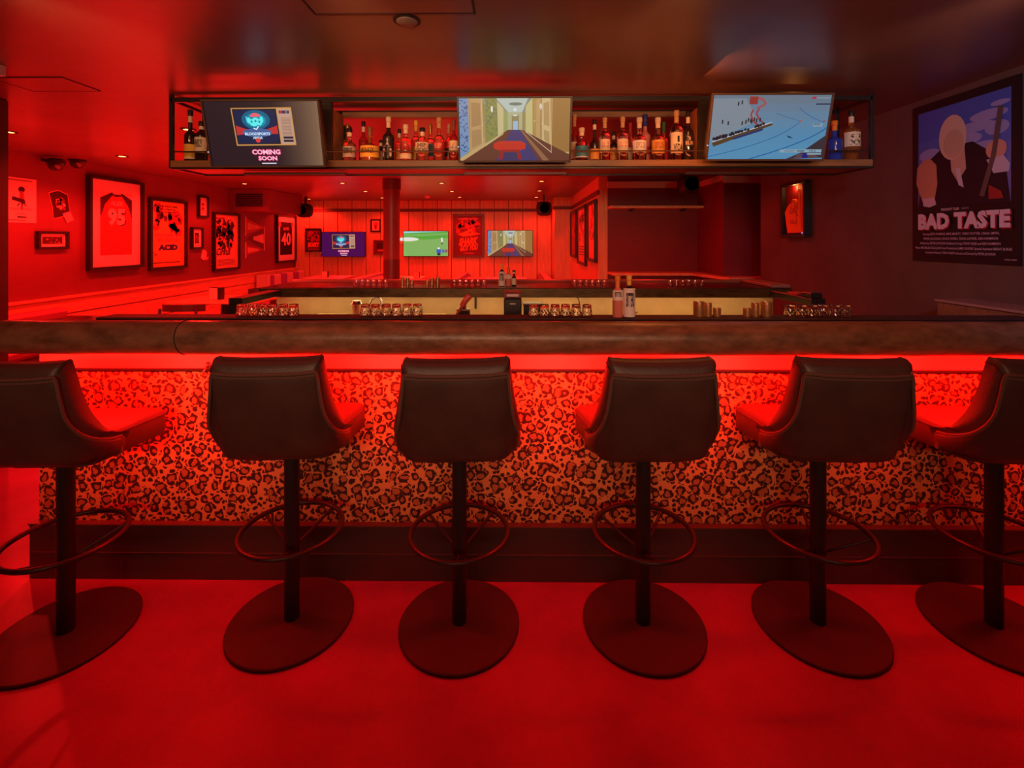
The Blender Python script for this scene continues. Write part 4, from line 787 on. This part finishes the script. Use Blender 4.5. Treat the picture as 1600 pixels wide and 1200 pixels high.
t = thing('wall_strainer', (wx(737, 3.5), 3.84, .95), 'narrow dark strip hanging on the splashback right of the soda gun', 'tool'); box('blade', -.008, .008, -.012, 0, .0, .13, M_frame, t, .002); box('hook', -.004, .004, -.02, 0, .13, .145, M_inox, t, 0)
t = thing('storage_bin', (wx(834, 3.4), 3.5, zt), 'low dark bin between printer and glasses in the well', 'bin'); box('tub', -.07, .06, -.06, .07, 0, .13, M_frame, t, .008); box('rim', -.075, .065, -.065, .075, .13, .14, M_kick, t, .003)
t = thing('goose_lamp', (wx(911, 3.5), 3.7, zt), 'thin bent wire rod behind the sixth glass by the printer', 'rod'); G().tube([(0, 0, 0), (.0, 0, .12), (-.01, 0, .15), (-.04, 0, .175)], .004).ob('wire', M_frame, t, True); G().lathe([(.02, 0), (.02, .01)], n=14).ob('foot', M_frame, t)
t = thing('spray_nozzle', (wx(996, 3.6), 3.72, zt), 'small steel tap nozzle right of the bitters bottles', 'nozzle'); box('body', -.012, .012, -.02, .02, 0, .05, M_inox, t, .004); box('outlet', .012, .03, -.008, .008, .03, .045, M_inox, t, .002)
for px, lb, ww in ((520, 'steel counter insert tray at the left of the well', .16), (675, 'steel counter insert tray in the middle of the well', .22)):
    t = thing('ingredient_tray', (wx(px, 3.6), 3.66, zt), lb, 'tray'); box('tray_body', -ww, ww, -.1, .1, 0, .018, M_inox, t, .004); box('tray_lid', -ww, ww * .4, -.1, .1, .019, .026, M_beige, t, .002)

# ================================================================== HANGING BOTTLE SHELF
sh = thing('hanging_shelf', (0, 3.1, CEIL), 'long ceiling hung bottle shelf of dark steel and walnut', 'shelf')
sx0, sx1 = PY(268, 200, 3.1).x, PY(1362, 200, 3.1).x
def sbox(n, x0, x1, y0, y1, z0, z1, m, c=.002): return box(n, x0, x1, y0 - 3.1, y1 - 3.1, z0 - CEIL, z1 - CEIL, m, sh, c)
sbox('shelf_board', sx0, sx1, 3.085, 3.42, 1.972, 2.0155, mat('walnut_shelf', (.30, .13, .05), .4, bump=.08, bscale=30, var=.3, vscale=5, stretch=(.6, 6, 6)), .004)
for y0 in (3.09, 3.42):
    sbox('beam', sx0, sx1, y0, y0 + .025, 2.395, 2.425, M_frame); sbox('beam', sx0, sx1, y0 + .01, y0 + .025, 1.960, 1.972, M_frame)
sbox('top_board', PY(512, 200, 3.1).x, PY(1100, 200, 3.1).x, 3.36, 3.42, 2.36, 2.40, M_woodx)
for x in (sx0, sx1):
    for y0 in (3.09, 3.42): sbox('upright', x - .012, x + .012, y0, y0 + .025, 1.965, CEIL, M_frame)
    sbox('side_bar', x - .01, x + .01, 3.10, 3.43, 2.40, 2.42, M_frame); sbox('side_bar', x - .01, x + .01, 3.10, 3.43, 1.962, 1.98, M_frame)
for px in (512, 1098):
    x = PY(px, 200, 3.15).x; sbox('timber_post', x - .034, x + .034, 3.13, 3.35, 2.016, 2.37, M_post, .004); sbox('post_frame', x - .044, x + .044, 3.105, 3.13, 2.016, CEIL - .02, M_frame)
for a_, b_ in ((268, 512), (512, 1098), (1098, 1362)):
    g = G(); g.tube([(PY(a_, 200, 3.1).x, 0.005, 2.075 - CEIL), (PY(b_, 200, 3.1).x, 0.005, 2.075 - CEIL)], .005); g.ob('guard_rail', M_steel, sh, True)
for px in (320, 400, 600, 700, 920, 1000, 1230, 1345):
    x = PY(px, 200, 3.1).x; G().tube([(x, .005, 2.016 - CEIL), (x, .005, 2.075 - CEIL)], .003, 6).ob('rail_pin', M_steel, sh)
sbox('speaker_box', PY(521, 200, 3.4).x, PY(548, 200, 3.4).x, 3.38, 3.42, 2.02, 2.31, M_frame); sbox('speaker_box', PY(1063, 200, 3.4).x, PY(1090, 200, 3.4).x, 3.38, 3.42, 2.02, 2.30, M_frame)
for a_, b_ in ((383, 541), (725, 885), (1070, 1232)): sbox('light_channel', PY(a_, 270, 3.28).x, PY(b_, 270, 3.28).x, 3.26, 3.29, 1.945, 1.962, mat('channel_metal', (.14, .06, .05), .4, metal=.3))
def bigtv(q, art_fn, label, m_b):
    (xa, ya), (xb, yb), (xc, yc) = q  # TL, TR, bottom
    A = PY(xa, ya, 2.86); B = PY(xb, yb, 2.86); C = PY(xc, yc, 2.965); W = B.x - A.x; H = math.hypot((A.z + B.z) / 2 - C.z, .105); tilt = math.atan2(.105, (A.z + B.z) / 2 - C.z)
    tv(art_fn(W - .026, H - .026), 'bar_television', label, ((A.x + B.x) / 2, 2.91, ((A.z + B.z) / 2 + C.z) / 2), 0, tilt, m_b, mnt=.17)
M_bez = mat('brown_grey_bezel', (.10, .06, .045), .4)
bigtv(((313, 157), (499, 153), (332, 262)), lambda a, b: art_retro(a, b, scr(40, 25, 32), ((40, 25, 32), (125, 95, 72))), 'left hanging television with a retro set and COMING SOON', M_bez)
bigtv(((713, 150), (895, 150), (800, 254)), art_hall, 'middle hanging television showing a hotel corridor', M_bez)
bigtv(((1112, 147), (1304, 143), (1107, 252)), art_ski, 'right hanging television showing a snowy ski race', M_bez)

# ================================================================== LOUNGE FURNITURE
def table(x0, x1, y0, y1, label, m):
    t = thing('lounge_table', ((x0 + x1) / 2, (y0 + y1) / 2, 0), label, 'table'); W, D = (x1 - x0) / 2, (y1 - y0) / 2
    box('tabletop', -W, W, -D, D, .71, .74, m, t, .006); G().tube([(-W * .1, 0, .02), (-W * .1, 0, .71)], .05, 12).ob('pedestal', M_frame, t, True); G().lathe([(.24, 0), (.24, .015), (.05, .025)], n=24).ob('base', M_frame, t, True)
table(-4.3, -3.2, 5.85, 6.6, 'wooden table with a napkin box by the left wainscot', M_woodh)
M_pale = mat('pale_tabletop', (.7, .5, .44), .35)
table(-4.3, -3.5, 9.55, 10.3, 'pale table by the striped banquette at the far left', M_pale); table(-2.9, -1.9, 9.4, 10.1, 'pale table left of the round column', M_pale); table(-1.0, .2, 9.2, 9.9, 'pale table below the golf and corridor screens', M_pale)
def chair(x, y, rz, label):
    t = thing('lounge_chair', (x, y, 0), label, 'chair', rz)
    for sx in (-1, 1):
        for sy in (-1, 1): G().tube([(sx * .23, sy * .21, 0), (sx * .20, sy * .19, .44 if sy > 0 else .74)], .015).ob('leg', M_darkwood, t, True)
    box('seat', -.22, .22, -.20, .22, .43, .47, M_upred, t, .015)
    pts = [(.25 * math.sin(a), -.02 - .23 * math.cos(a), .74 + .02 * math.cos(a)) for a in [R(-70 + 140 * i / 14) for i in range(15)]]
    g = G(); g.loft([[Vector(p) + Vector((0, 0, -.045)), Vector(p) + Vector((0, .022, -.045)), Vector(p) + Vector((0, .022, .03)), Vector(p) + Vector((0, 0, .03))] for p in pts]); g.ob('backrest', M_darkwood, t)
chair(-3.74, 5.45, 0, 'dark curved back chair at the near side of the wooden table'); chair(-3.72, 6.95, R(180), 'dark curved back chair at the far side of the wooden table')
def nbox(px, py, Y, z, s, lb):
    p = PY(px, py, Y); t = thing('napkin_box', (p.x, Y, z), lb, 'napkin box'); box('holder', -s, s, -s * .5, s * .7, 0, s * 2.0, M_frame, t, .003); box('napkin_stack', -s * .92, s * (.5 if s > .07 else .92), -s * .55, s * .6, .004, s * 1.96, px_(240, 190, 170), t, .002)
nbox(338, 460, 6.1, .7405, .075, 'pale napkin box on the wooden table near the wainscot'); nbox(508, 432, 9.75, .7405, .06, 'small napkin box below the left lounge screen'); nbox(651, 432, 9.6, .7405, .06, 'small napkin box below the golf screen')
t = thing('booth_bench', (XL + .08, 5.0, 0), 'red upholstered booth back at the far left behind the bar end', 'bench')
box('back_cushion', .0, .14, -.9, .42, .42, .735, M_upred, t, .04); box('seat_cushion', .14, .55, -.9, .42, .36, .46, M_upred, t, .03); box('plinth', .0, .5, -.9, .4, 0, .36, M_kick, t)
t = thing('banquette', (XL + .08, 10.3, 0), 'banquette with pale end panel and purple cushions in the far left corner', 'bench')
box('end_panel', 0, .25, -.74, -.66, 0, .80, M_pale, t, .01)
for k in range(6): box('back_cushion', .02, .2, -.66 + k * .28, -.39 + k * .28, .44, .78, M_purple if k % 2 == 0 else M_pale, t, .02)
box('seat_cushion', .2, .6, -.66, 1.02, .36, .45, M_purple, t, .02); box('plinth', 0, .55, -.66, 1.02, 0, .36, M_kick, t)
for x, y0, lb in ((-3.22, 9.4, 'pale booth divider left of the round column'), (-1.22, 8.9, 'pale booth divider right of the round column'), (.62, 9.3, 'pale booth divider below the right end of the panelling')):
    t = thing('booth_divider', (x, y0, 0), lb, 'divider'); box('panel', -.04, .04, 0, YB - y0 - .02, 0, .70, M_woodh, t, .004); box('cap_board', -.07, .07, 0, YB - y0 - .02, .70, .735, M_pale, t, .006); box('cushion', .042, .14, .5, YB - y0 - .1, .42, .70, M_purple, t, .03); box('cushion', -.14, -.042, .5, YB - y0 - .1, .42, .70, M_upred, t, .03)

# ================================================================== BAR STOOLS
def make_stool():
    t = thing('bar_stool', (0, 0, 0), '', 'bar stool')
    P = [(0, -.247, 1.044), (.10, -.246, 1.045), (.155, -.243, 1.049), (.173, -.236, 1.042), (.180, -.230, .980), (.190, -.220, .905), (.203, -.194, .850), (.214, -.148, .808), (.222, -.085, .780), (.223, -.030, .770)]
    B = [(0, -.178, .721), (.10, -.174, .720), (.146, -.165, .717), (.168, -.152, .715), (.184, -.132, .712), (.195, -.110, .714), (.202, -.090, .709), (.208, -.068, .704), (.214, -.040, .698), (.219, -.015, .692)]
    Fr = [(0, -.185, 1.084), (.10, -.185, 1.085), (.162, -.183, 1.088), (.180, -.177, 1.082), (.194, -.160, .985), (.209, -.140, .90), (.220, -.108, .84), (.227, -.070, .797), (.230, -.020, .772), (.226, .015, .757)]
    def full(c): h = crom(c, 5); return [Vector((-q.x, q.y, q.z)) for q in reversed(h[1:])] + h
    P, B, Fr = full(P), full(B), full(Fr); N = len(P)
    def outn(p): v = Vector((p.x * .8, p.y + .02, 0)); v.normalize(); return v
    shell = []; rim = []; seatc = Vector((0, 0, .0))
    for i in range(N):
        p, b, f = P[i], B[i], Fr[i]; o = outn(p); r1 = [b - o * .02 + Vector((0, 0, -.010)), b]
        for s in (.03, .08, .16, .3, .5, .7, .85, .95): r1.append(b.lerp(p, s) + o * (.015 * math.sin(math.pi * s) ** .45))
        r1.append(p); fi = f - o * .012 + Vector((0, 0, -.012)); I = Vector((b.x * .80, b.y + .075, .755)); 
        r1 += [fi, fi.lerp(I, .35) , fi.lerp(I, .7), I, Vector((I.x, I.y, .70))]; shell.append(r1)
        n_ = (o + Vector((0, 0, 1))).normalized() if i else (o + Vector((0, 0, 1))).normalized()
        r2 = [p - Vector((0, 0, .006)) + o * .002]; 
        for k in range(1, 8): s = k / 8; r2.append(p.lerp(f, s) + n_ * (.020 * math.sin(math.pi * s)))
        r2 += [f, f - o * .010 + Vector((0, 0, -.02)), p - o * .02 + Vector((0, 0, -.02))]; rim.append(r2)
    G().loft(shell).ob('back_shell', M_leather, t, True); G().loft(rim).ob('rolled_rim', M_leather, t, True)
    for off, rr in ((-.006, .0062), (-.018, .0054)):
        pts = [P[i] + outn(P[i]) * (.006 if off > -.01 else .0075) + (P[i] - B[i]).normalized() * off for i in range(N)]
        e0, e1 = pts[0], pts[-1]
        L = [Vector((e0.x, e0.y + .005 - off * -.5, z)) for z in (.70, .73, e0.z - .012)]; Rr = [Vector((e1.x, e1.y + .005 - off * -.5, z)) for z in (e1.z - .012, .73, .70)]
        G().tube(L + pts + Rr, rr, 8).ob('piping', M_pipe, t, True)
    pts = [P[i] + outn(P[i]) * .0055 + (P[i] - B[i])  .normalized() * -.026 for i in range(N)]; G().tube(pts, .0016, 6).ob('seam', M_seam, t)
    for idx in (round(N * .32), round(N * .66), 8, N - 9):
        G().tube([q + (q - rim[idx][-1]).normalized() * .0006 for q in rim[idx][1:9]], .0026, 6).ob('seam', M_seam, t)
    # seat cushion
    W, y0, y1, rc = .236, -.11, .235, .05; plan = []
    for cx, cy, a0 in ((W - rc, y1 - rc, 0), (-W + rc, y1 - rc, 90), (-W + rc + .03, y0 + rc, 180), (W - rc - .03, y0 + rc, 270)):
        for k in range(7): a = R(a0 + 90 * k / 6); plan.append((cx + rc * math.cos(a), cy + rc * math.sin(a)))
    rings = []
    for ins, z in ((.03, .682), (.006, .684), (0, .692), (0, .760), (.004, .773), (.014, .783), (.04, .791), (.09, .798), (.16, .802)):
        rings.append([Vector((x * (1 - ins / W), .035 + (y - .035) * (1 - ins / .2), z)) for x, y in [(a * (.905 + .095 * min(1, max(0, (b + .16) / .34))), b) for a, b in plan]])
    G().loft(rings).ob('seat', M_leather, t, True)
    G().tube([Vector((x * 1.004, .035 + (y - .035) * 1.004, .767)) for x, y in [(a * (.905 + .095 * min(1, max(0, (b + .16) / .34))), b) for a, b in plan]], .003, 6, True).ob('piping', M_leather, t, True)
    G().box(-.12, .12, -.08, .12, .668, .684, .004).ob('mount_plate', M_black, t)
    G().lathe([(.0285, .012), (.0285, .672)], n=32).ob('post', M_black, t, True)
    G().lathe([(.230, .004), (.2325, .006), (.2325, .012), (.230, .0145), (.05, .0148)], n=72).ob('base', M_base, t, True)
    G().lathe([(.222, 0), (.222, .0045)], n=48).ob('base_pad', M_frame, t, True)
    ring = G().tube([(.188 * math.cos(2 * math.pi * i / 64), .188 * math.sin(2 * math.pi * i / 64), .364) for i in range(64)], .0095, 12, True).ob('footring', M_steel, t, True)
    for a in (45, 135, 270): G().tube([(.028 * math.cos(R(a)), .028 * math.sin(R(a)), .29), (.184 * math.cos(R(a)), .184 * math.sin(R(a)), .360)], .006, 10).ob('spoke', M_steel, ring, True)
    return t
st = make_stool()
stools = [(103, 986, -10, 2, 'leftmost bar stool, cut off by the left edge of the picture'), (456, 966, 8, 4, 'second bar stool from the left, under the retro set screen'), (718, 972, 0, 4, 'third bar stool from the left, facing the bar squarely below the golf screen'),
          (1005, 972, 5, 2, 'fourth bar stool from the left, below the bitters bottles'), (1278, 972, -55, -3, 'fifth bar stool from the left, below the right hand glasses'), (1553, 977, -62, -3, 'rightmost bar stool, cut off below the big poster')]
for i, (px, py, rr, yaw, lb) in enumerate(stools):
    o = st if i == 0 else copy_tree(st)
    p = PZ(px, py, 0); q = (p.y - .012) / p.y; o.location = (p.x * q, p.y * q, 0); o.rotation_euler = (0, 0, R(yaw)); tag(o, 'dark leather ' + lb, 'bar stool', 'leather bar stools along the front bar')
    for ch in o.children:
        if ch.name.startswith('footring'): ch.rotation_euler = (0, 0, R(rr))
